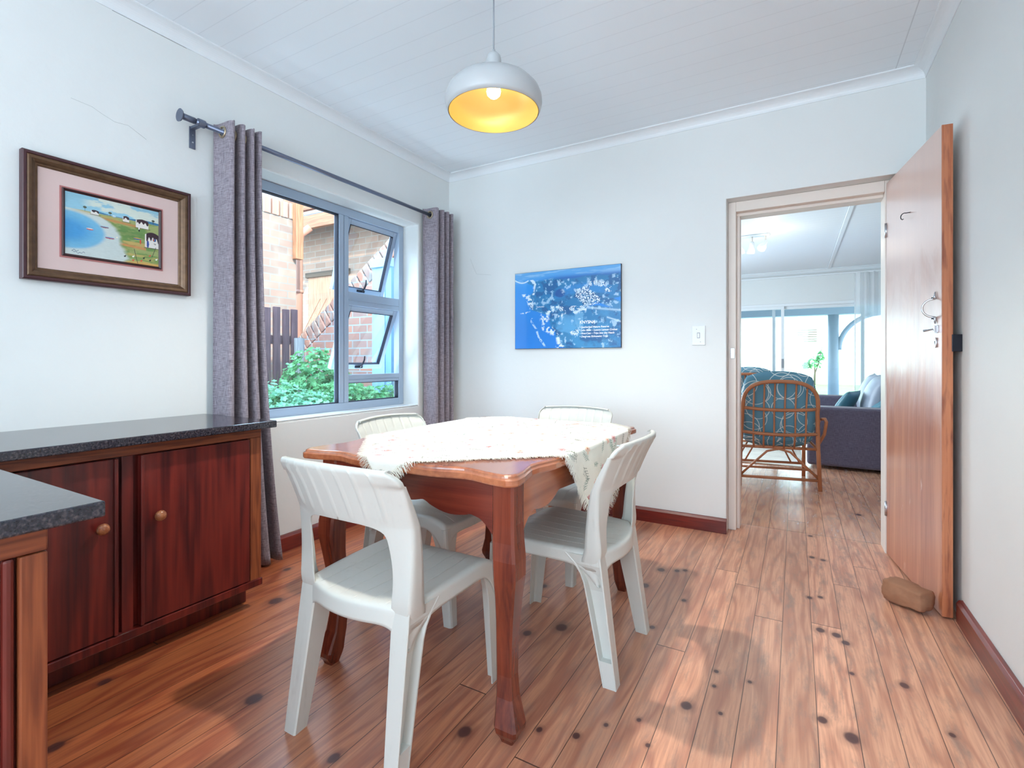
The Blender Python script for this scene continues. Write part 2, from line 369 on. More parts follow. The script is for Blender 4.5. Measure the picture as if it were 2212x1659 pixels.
M_lampw = plain('white_enamel_shade', (.46, .49, .51), .35, var=.01)
M_gold = plain('gold_painted_inside', (.95, .70, .26), .38, metal=.25, var=.03)
M_cord = plain('grey_cable', srgb(150, 156, 164), .5, var=.02)
M_glass = glass_mat('clear_window_glass', (.95, .985, 1))
def fabric(name, c1, c2, sc=420, rough=.9):
    m, n, l, p = new(name); put(p, rough=rough, sheen=.25, spec=.2)
    a = N(n, 'ShaderNodeTexNoise'); a.inputs['Scale'].default_value = 1; a.inputs['Detail'].default_value = 3; l.new(coords(n, l, scale=(sc, sc, sc*.08)), a.inputs['Vector'])
    b = N(n, 'ShaderNodeTexNoise'); b.inputs['Scale'].default_value = 1; b.inputs['Detail'].default_value = 3; l.new(coords(n, l, scale=(sc*.08, sc*.08, sc)), b.inputs['Vector'])
    f = math_(n, l, 'MULTIPLY_ADD', math_(n, l, 'ADD', a.outputs[0], b.outputs[0]), 1.6, -1.1, clamp=True)
    c = mixc(n, l, f, c1, c2); l.new(c, p.inputs['Base Color']); bump(n, l, p, f, .35, .001); return m
M_curt = fabric('mauve_grey_linen_weave', srgb(98, 90, 100), srgb(168, 160, 170))
M_sofa = fabric('grey_purple_upholstery', srgb(74, 68, 84), srgb(110, 104, 122), 300)
def emis(name, col, st):
    m, n, l, p = new(name); put(p, color=(.9, .9, .9), em=col, es=st); return m
def brick(name, c1, c2, mort, w=.23, h=.075, plane='y'):
    m, n, l, p = new(name); put(p, rough=.9, spec=.2)
    t_ = n.new('ShaderNodeTexCoord'); sp_ = n.new('ShaderNodeSeparateXYZ'); l.new(t_.outputs['Object'], sp_.inputs[0]); cb0 = n.new('ShaderNodeCombineXYZ')
    A_, B_ = dict(x=('Y', 'Z'), y=('X', 'Z'), z=('X', 'Y'))[plane]; l.new(sp_.outputs[A_], cb0.inputs[0]); l.new(sp_.outputs[B_], cb0.inputs[1]); v = cb0.outputs[0]
    b = n.new('ShaderNodeTexBrick'); l.new(v, b.inputs['Vector'])
    b.inputs['Scale'].default_value = 1; b.inputs['Brick Width'].default_value = w; b.inputs['Row Height'].default_value = h+.012; b.inputs['Mortar Size'].default_value = .008
    b.inputs['Mortar Smooth'].default_value = .3; b.inputs['Bias'].default_value = 0
    b.inputs['Color1'].default_value = (*c1, 1); b.inputs['Color2'].default_value = (*c2, 1); b.inputs['Mortar'].default_value = (*mort, 1)
    a = N(n, 'ShaderNodeTexNoise'); a.inputs['Scale'].default_value = 6; a.inputs['Detail'].default_value = 8; l.new(v, a.inputs['Vector'])
    c = mixc(n, l, ramp(n, l, a.outputs[0], [(.45, .0), (.72, .5)]), b.outputs[0], srgb(164, 154, 140)); l.new(c, p.inputs['Base Color'])
    bump(n, l, p, b.outputs['Fac'], -.6, .01); return m
M_brickX = brick('clay_stock_brick_side', srgb(166, 136, 120), srgb(138, 118, 108), srgb(140, 138, 130), plane='x')
M_brickY = brick('clay_stock_brick_front', srgb(196, 134, 110), srgb(160, 124, 116), srgb(166, 172, 174))
M_brickP = brick('pale_bagged_brick', srgb(196, 164, 142), srgb(178, 148, 128), srgb(190, 178, 164))
M_timber = wood('orange_brown_timber', srgb(136, 84, 56), srgb(196, 146, 108), 0, 1, .6, 0)
M_timberz = wood('orange_brown_timber_post', srgb(136, 84, 56), srgb(196, 146, 108), 2, 1, .6, 0)
M_slat = wood('purple_brown_fence_slat', srgb(74, 52, 60), srgb(118, 88, 92), 2, 1, .7, 0)
M_postg = wood('grey_weathered_post', srgb(92, 90, 92), srgb(146, 142, 138), 2, 1, .8, 0)
M_pipe = plain('pink_brown_downpipe', srgb(190, 140, 120), .4, var=.04)
M_bluepost = plain('pale_blue_painted_steel', srgb(146, 182, 212), .45, var=.03)
M_polyc = plain('blue_grey_roof_sheet', srgb(128, 156, 186), .4, var=.06)
M_soil = plain('dark_garden_soil', srgb(74, 60, 48), .95, var=.35, scale=14, bmp=.5)
def leafm(name, a, b):
    m, n, l, p = new(name); put(p, rough=.55, spec=.3)
    nz = N(n, 'ShaderNodeTexNoise'); nz.inputs['Scale'].default_value = 11; nz.inputs['Detail'].default_value = 3; l.new(coords(n, l), nz.inputs['Vector'])
    l.new(ramp(n, l, nz.outputs[0], [(.32, a), (.66, b)]), p.inputs['Base Color'])
    tr = n.new('ShaderNodeBsdfTranslucent'); tr.inputs[0].default_value = (*b, 1); mx = n.new('ShaderNodeMixShader'); mx.inputs[0].default_value = .3
    l.new(p.outputs[0], mx.inputs[1]); l.new(tr.outputs[0], mx.inputs[2]); l.new(mx.outputs[0], n['Material Output'].inputs['Surface']); return m
M_leaf = leafm('geranium_leaf_green', srgb(46, 118, 74), srgb(128, 190, 128))
M_leaf2 = leafm('blue_green_leaf', srgb(70, 140, 110), srgb(150, 204, 168))
M_grassb = leafm('grass_blade', srgb(110, 150, 70), srgb(190, 204, 120))
M_stem = plain('brown_stem', srgb(92, 80, 66), .8)

# ================================================================== the room
XL, XR, YB, YF, ZC = -2.55, .605, 3.39, -2.8, 2.655
mb = MB()   # window opening Y 1.42..2.994, Z .74..2.15
struct(wall_cells('wall_left', 'x', XL-.25, XL, [YF, 1.50, 2.994, YB+.04], [0, .742, 2.150, ZC], {(1, 1)}, M_wall, .012), 'off-white plastered wall with the dining window')
struct(wall_cells('wall_back', 'y', YB, YB+.25, [-2.8, -.378, .50, 3.0], [0, 2.11, ZC], {(1, 0)}, M_wall, .004), 'off-white plastered wall with the doorway')
struct(MB().box(XR, XR+.2, YF, YB, 0, ZC).build('wall_right', M_wall), 'off-white plastered wall behind the open door')
mb = MB().box(XL, XR, YF-.2, YF, 0, .5).box(XL, XR, YF-.2, YF, 2.4, ZC).box(XL, -2.45, YF-.2, YF, .5, 2.4).box(.45, XR, YF-.2, YF, .5, 2.4)
struct(mb.build('wall_front', M_wall), 'kitchen wall behind the viewer')
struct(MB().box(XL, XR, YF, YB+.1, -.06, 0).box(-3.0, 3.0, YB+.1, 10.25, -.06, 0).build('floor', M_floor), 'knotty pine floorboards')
struct(MB().box(-3.0, 3.2, -3.2, 10.6, ZC, ZC+.25).build('ceiling', M_ceil), 'white boarded ceiling')
def crack(parent, pts, r=.0005):
    o = MB().tube(pts, r, 5).build('hairline_crack', M_crack, parent); return o
M_crack = plain('crack_shadow_gap', srgb(136, 142, 142), .9)
W_L = bpy.data.objects['wall_left']; W_B = bpy.data.objects['wall_back']
crack(W_L, [(XL, .86, 2.155), (XL, .93, 2.15), (XL, .965, 2.135), (XL, 1.01, 2.12), (XL, 1.06, 2.125), (XL, 1.13, 2.09)])
crack(W_L, [(XL, 1.00, ZC-.0595), (XL, 1.15, ZC-.0595), (XL, 1.3, ZC-.0595)], .0009)
crack(W_B, [(-2.33, YB, 1.93), (-2.30, YB, 1.86), (-2.27, YB, 1.80), (-2.20, YB, 1.79), (-2.13, YB, 1.78)])
# cornices
def cove(mb, p0, p1, inward):
    """quarter-round hollow between wall and ceiling; p0,p1 along the wall foot line, inward = unit vector into the room"""
    prof = [(0, -.055), (.006, -.055)]+[(.055-.049*math.cos(a), -.055+.049*math.sin(a)) for a in [PI/2*i/8 for i in range(9)]]+[(.061, 0), (0, 0)]
    prof = [(0, -.058), (.004, -.058)]+[(.055-.051*math.cos(a)+.0, -.055+.047*math.sin(a)) for a in [PI/2*i/8 for i in range(9)]]+[(.060, -.006), (.060, 0), (0, 0)]
    rings = []
    for p, sgn in ((p0, 1), (p1, -1)):
        t = (Vector(p1)-Vector(p0)).normalized()*sgn
        rings.append([Vector((p[0], p[1], ZC+dz))+Vector(inward)*d+t*d for d, dz in prof])
    mb.loft(rings, smooth=False)
struct((lambda m: (cove(m, (XL, YF, 0), (XL, YB, 0), (1, 0, 0)), m)[1])(MB()).build('trim_1', M_trimw), 'white coved cornice along the left wall')
struct((lambda m: (cove(m, (XL, YB, 0), (XR, YB, 0), (0, -1, 0)), m)[1])(MB()).build('trim_2', M_trimw), 'white coved cornice along the doorway wall')
struct((lambda m: (cove(m, (XR, YF, 0), (XR, YB, 0), (-1, 0, 0)), m)[1])(MB()).build('trim_3', M_trimw), 'white coved cornice along the right wall')
# skirting boards
def skirt(name, p0, p1, inward, mat, label):
    prof = [(0, 0), (.022, 0), (.022, .078), (.014, .092), (0, .094)]
    mb = MB(); mb.loft([[Vector((p[0], p[1], z))+Vector(inward)*d for d, z in prof] for p in (p0, p1)])
    return struct(mb.build(name, mat, bevel=.002), label)
skirt('baseboard_left', (XL, 1.42, 0), (XL, YB, 0), (1, 0, 0), M_skirty, 'dark red skirting board under the window')
skirt('baseboard_back', (XL+.02, YB, 0), (-.375, YB, 0), (0, -1, 0), M_skirt, 'dark red skirting board on the doorway wall')
skirt('baseboard_right', (XR, -1.5, 0), (XR, 2.72, 0), (-1, 0, 0), M_skirty, 'dark red skirting board on the right wall')

# door frame in the back wall
df = thing('doorway_frame', 'cream painted door frame around the opening to the lounge', 'door frame', (-.378, 3.48, 0)); df['kind'] = 'structure'; df.name = 'trim_4'; del df['category']
M_cream = plain('cream_gloss_paint', srgb(226, 218, 210), .4, var=.06, scale=5)
mb = MB()
o0 = (-.378, 3.48)
def L(x0, x1, y0, y1, z0, z1): mb.box(x0+.378, x1+.378, y0-3.48, y1-3.48, z0, z1)
L(-.377, -.331, 3.48, 3.639, 0, 2.109); L(.44, .499, 3.48, 3.639, 0, 2.109); L(-.331, .44, 3.48, 3.639, 2.045, 2.109)
mb.build('frame_lining', M_cream, df, bevel=.003)
mb = MB(); L(-.331, -.313, 3.53, 3.63, 0, 2.027); L(-.331, .44, 3.53, 3.63, 2.027, 2.045)
mb.build('door_stop', M_cream, df, bevel=.002)
mb = MB(); L(-.362, -.338, 3.474, 3.48, 1.105, 1.17); mb.build('strike_plate', M_steel, df, bevel=.002)

# ------------------------------------------------------------------ the door
def door_mat(name, along):
    m, n, l, p = new(name); put(p, rough=.3, coat=.4, coat_rough=.25)
    v = coords(n, l, scale=(12, 12, .9)); a = N(n, 'ShaderNodeTexNoise'); a.inputs['Scale'].default_value = 1; a.inputs['Detail'].default_value = 4; l.new(v, a.inputs['Vector'])
    v2 = coords(n, l, scale=(130, 130, 4)); b = N(n, 'ShaderNodeTexNoise'); b.inputs['Scale'].default_value = 1; b.inputs['Detail'].default_value = 5; l.new(v2, b.inputs['Vector'])
    f = math_(n, l, 'MULTIPLY_ADD', math_(n, l, 'ADD', a.outputs[0], math_(n, l, 'MULTIPLY', b.outputs[0], .6)), 1.5, -.8, clamp=True)
    base = mixc(n, l, f, srgb(152, 78, 48), srgb(206, 138, 98))
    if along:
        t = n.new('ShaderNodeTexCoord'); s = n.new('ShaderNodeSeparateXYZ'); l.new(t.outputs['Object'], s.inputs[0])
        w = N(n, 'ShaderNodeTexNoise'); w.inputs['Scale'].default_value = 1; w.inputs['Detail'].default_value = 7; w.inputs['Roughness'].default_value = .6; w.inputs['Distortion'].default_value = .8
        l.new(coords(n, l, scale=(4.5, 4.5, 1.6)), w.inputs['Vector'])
        zz = math_(n, l, 'MULTIPLY_ADD', s.outputs['Z'], .55, -.42)  # height term pales the upper half: wear plus painted glare
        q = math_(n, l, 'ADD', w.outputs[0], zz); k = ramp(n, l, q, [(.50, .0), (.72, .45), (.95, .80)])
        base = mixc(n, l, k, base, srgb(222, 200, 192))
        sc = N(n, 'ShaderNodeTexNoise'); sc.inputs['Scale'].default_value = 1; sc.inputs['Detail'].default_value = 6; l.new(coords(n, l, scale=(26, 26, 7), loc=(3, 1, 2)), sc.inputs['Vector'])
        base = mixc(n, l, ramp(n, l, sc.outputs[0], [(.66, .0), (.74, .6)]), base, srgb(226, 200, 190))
    else:
        d = N(n, 'ShaderNodeTexNoise'); d.inputs['Scale'].default_value = 1; d.inputs['Detail'].default_value = 6; l.new(coords(n, l, scale=(60, 60, 7)), d.inputs['Vector'])
        base = mixc(n, l, ramp(n, l, d.outputs[0], [(.5, .0), (.72, .8)]), base, srgb(110, 52, 40))
    l.new(base, p.inputs['Base Color']); bump(n, l, p, f, .06, .002); return m
dx_, dy_ = .092, -.737
dr = thing('door_1', 'open orange-brown veneered door with upper half pale from wear and painted glare, against the right wall', 'door', (.441, 3.462, 0), math.atan2(dy_, dx_))
DL, DT, DZ = .743, .045, 2.085
mb = MB().box(0, DL, .004, DT-.004, .010, DZ); mb.build('door_leaf', door_mat('worn_glare_door_veneer', True), dr, bevel=.0015)
M_dedge = door_mat('door_edge_lipping', False)
MB().box(DL, DL+.006, .004, DT-.004, .010, DZ).build('edge_lipping', M_dedge, dr)
# pull handle bow
def yz(s, off, z): return (s, .004-off, z)
mb = MB()
pts = [yz(.690, .004, 1.388), yz(.690, .006, 1.368), yz(.690, .006, 1.358)]+[yz(.690-.012*math.sin(a), .006+.040*math.sin(a), 1.318+.040*math.cos(a)) for a in [PI*i/12 for i in range(13)]]+[yz(.690, .006, 1.276), yz(.690, .004, 1.250)]
mb.tube(pts, [.002, .005, .007]+[.0042]*13+[.007, .002], 10); hd = mb.build('pull_handle', M_steel, dr)
for zz in (1.362, 1.272): MB().lathe([(0, .004), (.003, .004), (.003, 0)], 10, (0, 0, 0), Matrix.Translation((.690, -.009, zz)) @ Matrix.Rotation(PI/2, 4, 'X')).build('screw', M_black, hd)
mb = MB().box(.686, .712, -.002, .004, 1.210, 1.242).box(.707, .716, -.012, .004, 1.212, 1.240); bl = mb.build('slide_bolt', M_steel, dr, bevel=.001)
MB().tube([(.706, -.006, 1.226), (.690, -.010, 1.226), (.676, -.022, 1.223), (.668, -.034, 1.221)], [.003, .003, .0045, .005], 10).build('bolt_knob', M_steel, bl)
es = [(.692+.011*math.cos(a), 1.168+.022*math.sin(a)) for a in [2*PI*i/24 for i in range(24)]]
ek = MB().prism(es, -.002, .004, 1).build('escutcheon', M_steel, dr, bevel=.001)
MB().lathe([(0, .001), (.0035, .001), (.0035, 0)], 12, (0, 0, 0), Matrix.Translation((.692, -.002, 1.172)) @ Matrix.Rotation(PI/2, 4, 'X')).box(.6905, .6935, -.003, -.002, 1.160, 1.170).build('keyhole', M_black, ek)
pts = [yz(.372, .0, 1.82), yz(.366, .014, 1.82)]+[yz(.360-.004*i, .020+.010*math.sin(a), 1.810+.012*math.cos(a)) for i, a in enumerate([PI*k/8 for k in range(0, 11)])]
MB().tube(pts, .0022, 8).build('coat_hook', M_black, dr)
mb = MB().box(.700, .712, DT, DT+.026, 1.128, 1.200).box(.744, .752, DT-.008, DT+.026, 1.128, 1.200).box(.712, .744, DT, DT+.026, 1.188, 1.200).box(.712, .744, DT, DT+.026, 1.128, 1.140).box(.712, .744, DT, DT+.006, 1.14, 1.188)
mb.build('rim_lock', M_black, dr, bevel=.001)
MB().tube([(0, .002, .22), (0, .002, .30)], .007, 10).build('hinge', M_steel, dr); MB().tube([(0, .002, 1.78), (0, .002, 1.86)], .007, 10).build('hinge', M_steel, dr)

# stone door stop
bm = bmesh.new(); bmesh.ops.create_cube(bm, size=1); bmesh.ops.subdivide_edges(bm, edges=bm.edges, cuts=9, use_grid_fill=True)
for v in bm.verts:
    c = v.co.copy(); c = c.normalized()*.28+c*.66
    if c.x > .2: c.z *= .92
    nn = mnoise.noise(c*2.3+Vector((3, 1, 7)))*.07+mnoise.noise(c*7)*.03
    c += c.normalized()*nn
    v.co = Vector((c.x*.150, c.y*.090, c.z*.082))
zmin = min(v.co.z for v in bm.verts)
for v in bm.verts: v.co.z -= zmin
for f in bm.faces: f.smooth = True
me = bpy.data.meshes.new('doorstop_stone'); bm.to_mesh(me); bm.free(); st = bpy.data.objects.new('doorstop_stone', me); C.objects.link(st)
me.materials.append(plain('brown_sandstone', srgb(150, 108, 82), .85, var=.3, scale=22, bmp=.5))
st.location = (.432, 2.785, 0); st.rotation_euler = (math.radians(0), 0, math.radians(-40)); tag(st, 'brown rounded stone wedged on the floor against the open door', 'doorstop')

# ------------------------------------------------------------------ dining window
wd = thing('window_1', 'grey aluminium window with one fixed pane and two open top-hung sashes', 'window', (-2.70, 2.2, .742)); wd['kind'] = 'structure'; del wd['category']
def WY(y): return y-2.2
def WZ(z): return z-.742
mb = MB()
x0, x1 = -.055, .0
def wb(ya, yb, za, zb, xa=x0, xb=x1): mb.box(xa, xb, WY(ya), WY(yb), WZ(za), WZ(zb))
wb(1.501, 1.555, .743, 2.149); wb(2.942, 2.993, .743, 2.149); wb(1.555, 2.942, .743, .800); wb(1.555, 2.942, 2.092, 2.149)
wb(2.356, 2.394, .800, 2.092); wb(2.398, 2.437, .800, 2.092)
wb(2.437, 2.942, 1.478, 1.572); wb(2.437, 2.942, .935, .992)
wb(2.437, 2.942, 1.512, 1.520, x0, .006); wb(2.437, 2.942, .958, .964, x0, .006)
mb.build('window_frame', M_alu, wd, bevel=.003)
M_seal = plain('black_rubber_gasket', srgb(18, 26, 48), .6)
mb = MB()
for (a, b, c, d) in ((1.555, 2.356, .800, 2.092), (2.437, 2.942, .800, .935)):
    rect_frame(mb, 'x', -.045, -.010, WY(a), WY(b), WZ(c), WZ(d), .005)
mb.build('gasket', M_seal, wd)
MB().box(-.030, -.026, WY(1.558), WY(2.353), WZ(.803), WZ(2.089)).build('glass_pane', M_glass, wd)
MB().box(-.030, -.026, WY(2.44), WY(2.939), WZ(.803), WZ(.932)).build('glass_pane', M_glass, wd)
for (ztop, zbot, ang) in ((2.090, 1.574, 17), (1.476, .994, 21)):
    h = ztop-zbot
    piv = bpy.data.objects.new('sash', None)
    mb = MB(); rect_frame(mb, 'x', -.038, -.004, 0, .503, -h, 0, .040); rect_frame(mb, 'x', -.046, -.038, .006, .497, -h+.006, -.006, .020)
    sa = mb.build('sash', M_alu, wd, bevel=.003); sa.location = (-.012, WY(2.438), WZ(ztop)-.001); sa.rotation_euler = (0, math.radians(ang), 0)
    mb = MB(); rect_frame(mb, 'x', -.030, -.002, .038, .465, -h+.038, -.038, .004); mb.build('gasket', M_seal, sa)
    MB().box(-.022, -.018, .040, .463, -h+.040, -.040).build('glass_pane', M_glass, sa)
    mb = MB().box(-.004, .008, .22, .29, -h+.012, -h+.028)
    mb.tube([(.008, .262, -h+.022), (.016, .262, -h+.030), (.022, .268, -h+.055), (.022, .272, -h+.085), (.014, .272, -h+.112)], [.006, .007, .007, .006, .004], 8)
    mb.build('sash_handle', M_black, sa, bevel=.001)
    for yy in (.003, .500):
        mb = MB(); e = Matrix.Rotation(math.radians(-ang), 4, 'Y') @ Vector((0, 0, -.02))
        mb.box(-.012, -.006, yy-.002, yy+.002, -.26, -.02); mb.build('stay_arm', M_steel, sa)
    bpy.data.objects.remove(piv)
# rounded plaster sill board
struct(MB().box(-2.698, -2.552, 1.504, 2.990, .742, .748).build('trim_5', M_trimw, bevel=.002), 'white painted window sill')

# ------------------------------------------------------------------ curtain rod and curtains
rod = thing('curtain_rod', 'dark pewter curtain rod with flat disc finial above the window', 'curtain rod', (-2.47, 2.2, 2.225))
MB().tube([(0, -.90, 0), (0, 1.10, .0)], .0125, 16).build('rod', M_pewter, rod)
MB().tube([(0, -.965, 0), (0, -.905, 0)], .0145, 16).tube([(0, -.972, 0), (0, -.965, 0)], [.030, .026], 24).build('finial', M_pewter, rod)
for yy in (-.875, 1.075):
    b = MB().box(-.079, -.074, yy-.014, yy+.014, -.105, .0).box(-.076, -.012, yy-.010, yy+.010, -.012, .0).tube([(0, yy-.016, 0), (0, yy+.016, 0)], .019, 16).build('wall_bracket', M_pewter, rod, bevel=.001)
    MB().tube([(-.074, yy, -.075), (-.0715, yy, -.075)], .004, 10).build('screw', M_steel, b); MB().tube([(-.074, yy, -.04), (-.0715, yy, -.04)], .003, 10).build('screw', M_steel, b)
def curtain(name, label, y0, y1, folds, ybot0, ybot1, rightside):
    root = thing(name, label, 'curtain', (-2.47, (y0+y1)/2, .0), group='grey linen eyelet curtains')
    cy = (y0+y1)/2; rows = []; NZ = 50; NU = folds*22
    zt = 2.275; rp = random.Random(folds+int(y0*10)); ph = [rp.uniform(-1, 1) for _ in range(folds+2)]
    zrow = [zt-.0045*j for j in range(19)]; zl = zrow[-1]; zrow += [zl+(.012-zl)*(j/46) for j in range(1, 47)]
    for j, z in enumerate(zrow):
        t = (zt-z)/(zt-.012); row = []
        a0 = y0+(ybot0-y0)*t**1.4; a1 = y1+(ybot1-y1)*t**2.2
        for i in range(NU+1):
            u = i/NU; k = u*folds; q = int(min(folds-1, k))
            w = -math.cos(k*PI); w = math.copysign(abs(w)**.8, w)
            # the first panel is wide, the following folds are stacked closely
            pos = (u**1.0)*.96+.04*math.sin(u*PI)
            yy = a0+(a1-a0)*(pos+.35/folds*math.sin(k*2*PI)*.5)
            amp = .062*(1-.22*t)*(1+.10*ph[q]*t)
            dep = amp*w+.004*math.sin(4.5*t+ph[q]*3)*t
            row.append((dep+.004, yy-cy, z+(.004*ph[q] if j == 0 else 0)))
        rows.append(row)
    mbc = MB().grid(rows); keep = []
    for f_ in mbc.f:
        c_ = [sum(mbc.v[i][a_] for i in f_)/4 for a_ in range(3)]
        if math.hypot(c_[0]-.0, c_[2]-2.225) > .0225: keep.append(f_)
    mbc.f = keep; mbc.sm = [True]*len(keep)
    mbc.build('curtain_panel', M_curt, root, solid=.0025, offset=0)
    # eyelets where the cloth crosses the rod
    for q in range(folds):
        u = (q+.5)/folds; yy = y0+(y1-y0)*u-cy
        s = -1 if q % 2 else 1
        nrm = Vector((.0, 1, 0))
        pts = []
        tx = Vector((0, 0, 1)).cross(nrm)
        for i in range(24):
            a = 2*PI*i/24; pts.append(Vector((0, yy-.002, 2.225))+tx*.025*math.cos(a)+Vector((0, 0, 1))*.025*math.sin(a))
        MB().tube(pts, .0058, 8, closed=True).build('eyelet', M_ring, root)
    return root
curtain('curtain', 'grey linen curtain left of the window, hanging behind the worktop end', 1.416, 1.600, 7, 1.396, 1.735, False)
curtain('curtain', 'grey linen curtain right of the window, in the room corner', 3.022, 3.262, 7, 3.03, 3.30, True)
# a wide smooth facing fold with an eyelet on each curtain front
for (nm, yy) in (('a', 1.43), ('b', 3.06)): pass

# ------------------------------------------------------------------ framed painting
def frame_piece(mb, W_, H_, prof, M=None):
    """picture moulding: prof list of (inset, depth)"""
    rings = []
    for (sx_, sz_) in ((-1, -1), (1, -1), (1, 1), (-1, 1), (-1, -1)):
        rings.append([(d, sx_*(W_/2-i), sz_*(H_/2-i)) for i, d in prof])
    mb.loft(rings, caps=False)
pt = thing('framed_painting', 'framed beach painting with white cottages in a dark gold frame, pink mount', 'picture', (XL, 1.005, 1.645))
PW, PH = .600, .490
M_oldgold = plain('antique_gold_moulding', srgb(98, 74, 54), .38, metal=.45, var=.55, scale=45)
M_ofdark = plain('dark_red_brown_moulding', srgb(64, 32, 38), .4, var=.2, scale=20)
mb = MB(); frame_piece(mb, PW, PH, [(0, .002), (0, .030), (.004, .034), (.012, .034), (.014, .031), (.014, .002)]); mb.build('outer_moulding', M_ofdark, pt, bevel=.001)
mb = MB(); frame_piece(mb, PW-.026, PH-.026, [(0, .004), (0, .030), (.006, .034), (.014, .033), (.022, .027), (.028, .020), (.032, .019), (.036, .016), (.036, .004)]); mb.build('gold_moulding', M_oldgold, pt, bevel=.001)
MB().box(.006, .012, -PW/2+.045, PW/2-.045, -PH/2+.045, PH/2-.045).build('mount', M_pink, pt)
IW, IH = .335, .250
M_mr = plain('rose_mount_edge', srgb(176, 112, 110), .7, var=.05)
mb = MB(); frame_piece(mb, IW+.034, IH+.034, [(0, .011), (0, .0150), (.006, .0150), (.006, .011)]); mb.build('mount_edge', M_mr, pt)
mb = MB(); frame_piece(mb, IW+.022, IH+.022, [(0, .011), (0, .018), (.004, .020), (.011, .014), (.012, .011)]); mb.build('inner_slip', plain('dark_inner_slip', srgb(50, 22, 24), .4, var=.2), pt)
def field(nu, nv):
    u, v = np.meshgrid(np.linspace(0, 1, nu), np.linspace(0, 1, nv)); return u, v
def vnoise(u, v, fx, fy, seed=0):
    """smooth value noise"""
    rs = np.random.RandomState(seed); g = rs.rand(256, 256)
    x = u*fx; y = v*fy; xi = np.floor(x).astype(int); yi = np.floor(y).astype(int); a = x-xi; b = y-yi; a = a*a*(3-2*a); b = b*b*(3-2*b)
    G = lambda i, j: g[i % 256, j % 256]
    return (G(xi, yi)*(1-a)+G(xi+1, yi)*a)*(1-b)+(G(xi, yi+1)*(1-a)+G(xi+1, yi+1)*a)*b
def fbm(u, v, fx, fy, o=5, seed=0):
    s = 0; w = .5; t = 0
    for k in range(o): s = s+w*vnoise(u, v, fx*2**k, fy*2**k, seed+k); t += w; w *= .55
    return s/t
def lay(img, mask, col):
    m = np.clip(mask, 0, 1)[..., None]; return img*(1-m)+np.array(srgb(*col))*m
def sstep(a, b, x): t = np.clip((x-a)/(b-a), 0, 1); return t*t*(3-2*t)
def seg(u, v, a, b, w, asp=1):
    ax, ay = a; bx, by = b; dx, dy = (bx-ax)*asp, by-ay
    t = np.clip(((u-ax)*asp*dx+(v-ay)*dy)/(dx*dx+dy*dy+1e-9), 0, 1)
    d = np.hypot((u-ax)*asp-t*dx, v-ay-t*dy); return sstep(w*1.25, w*.75, d)
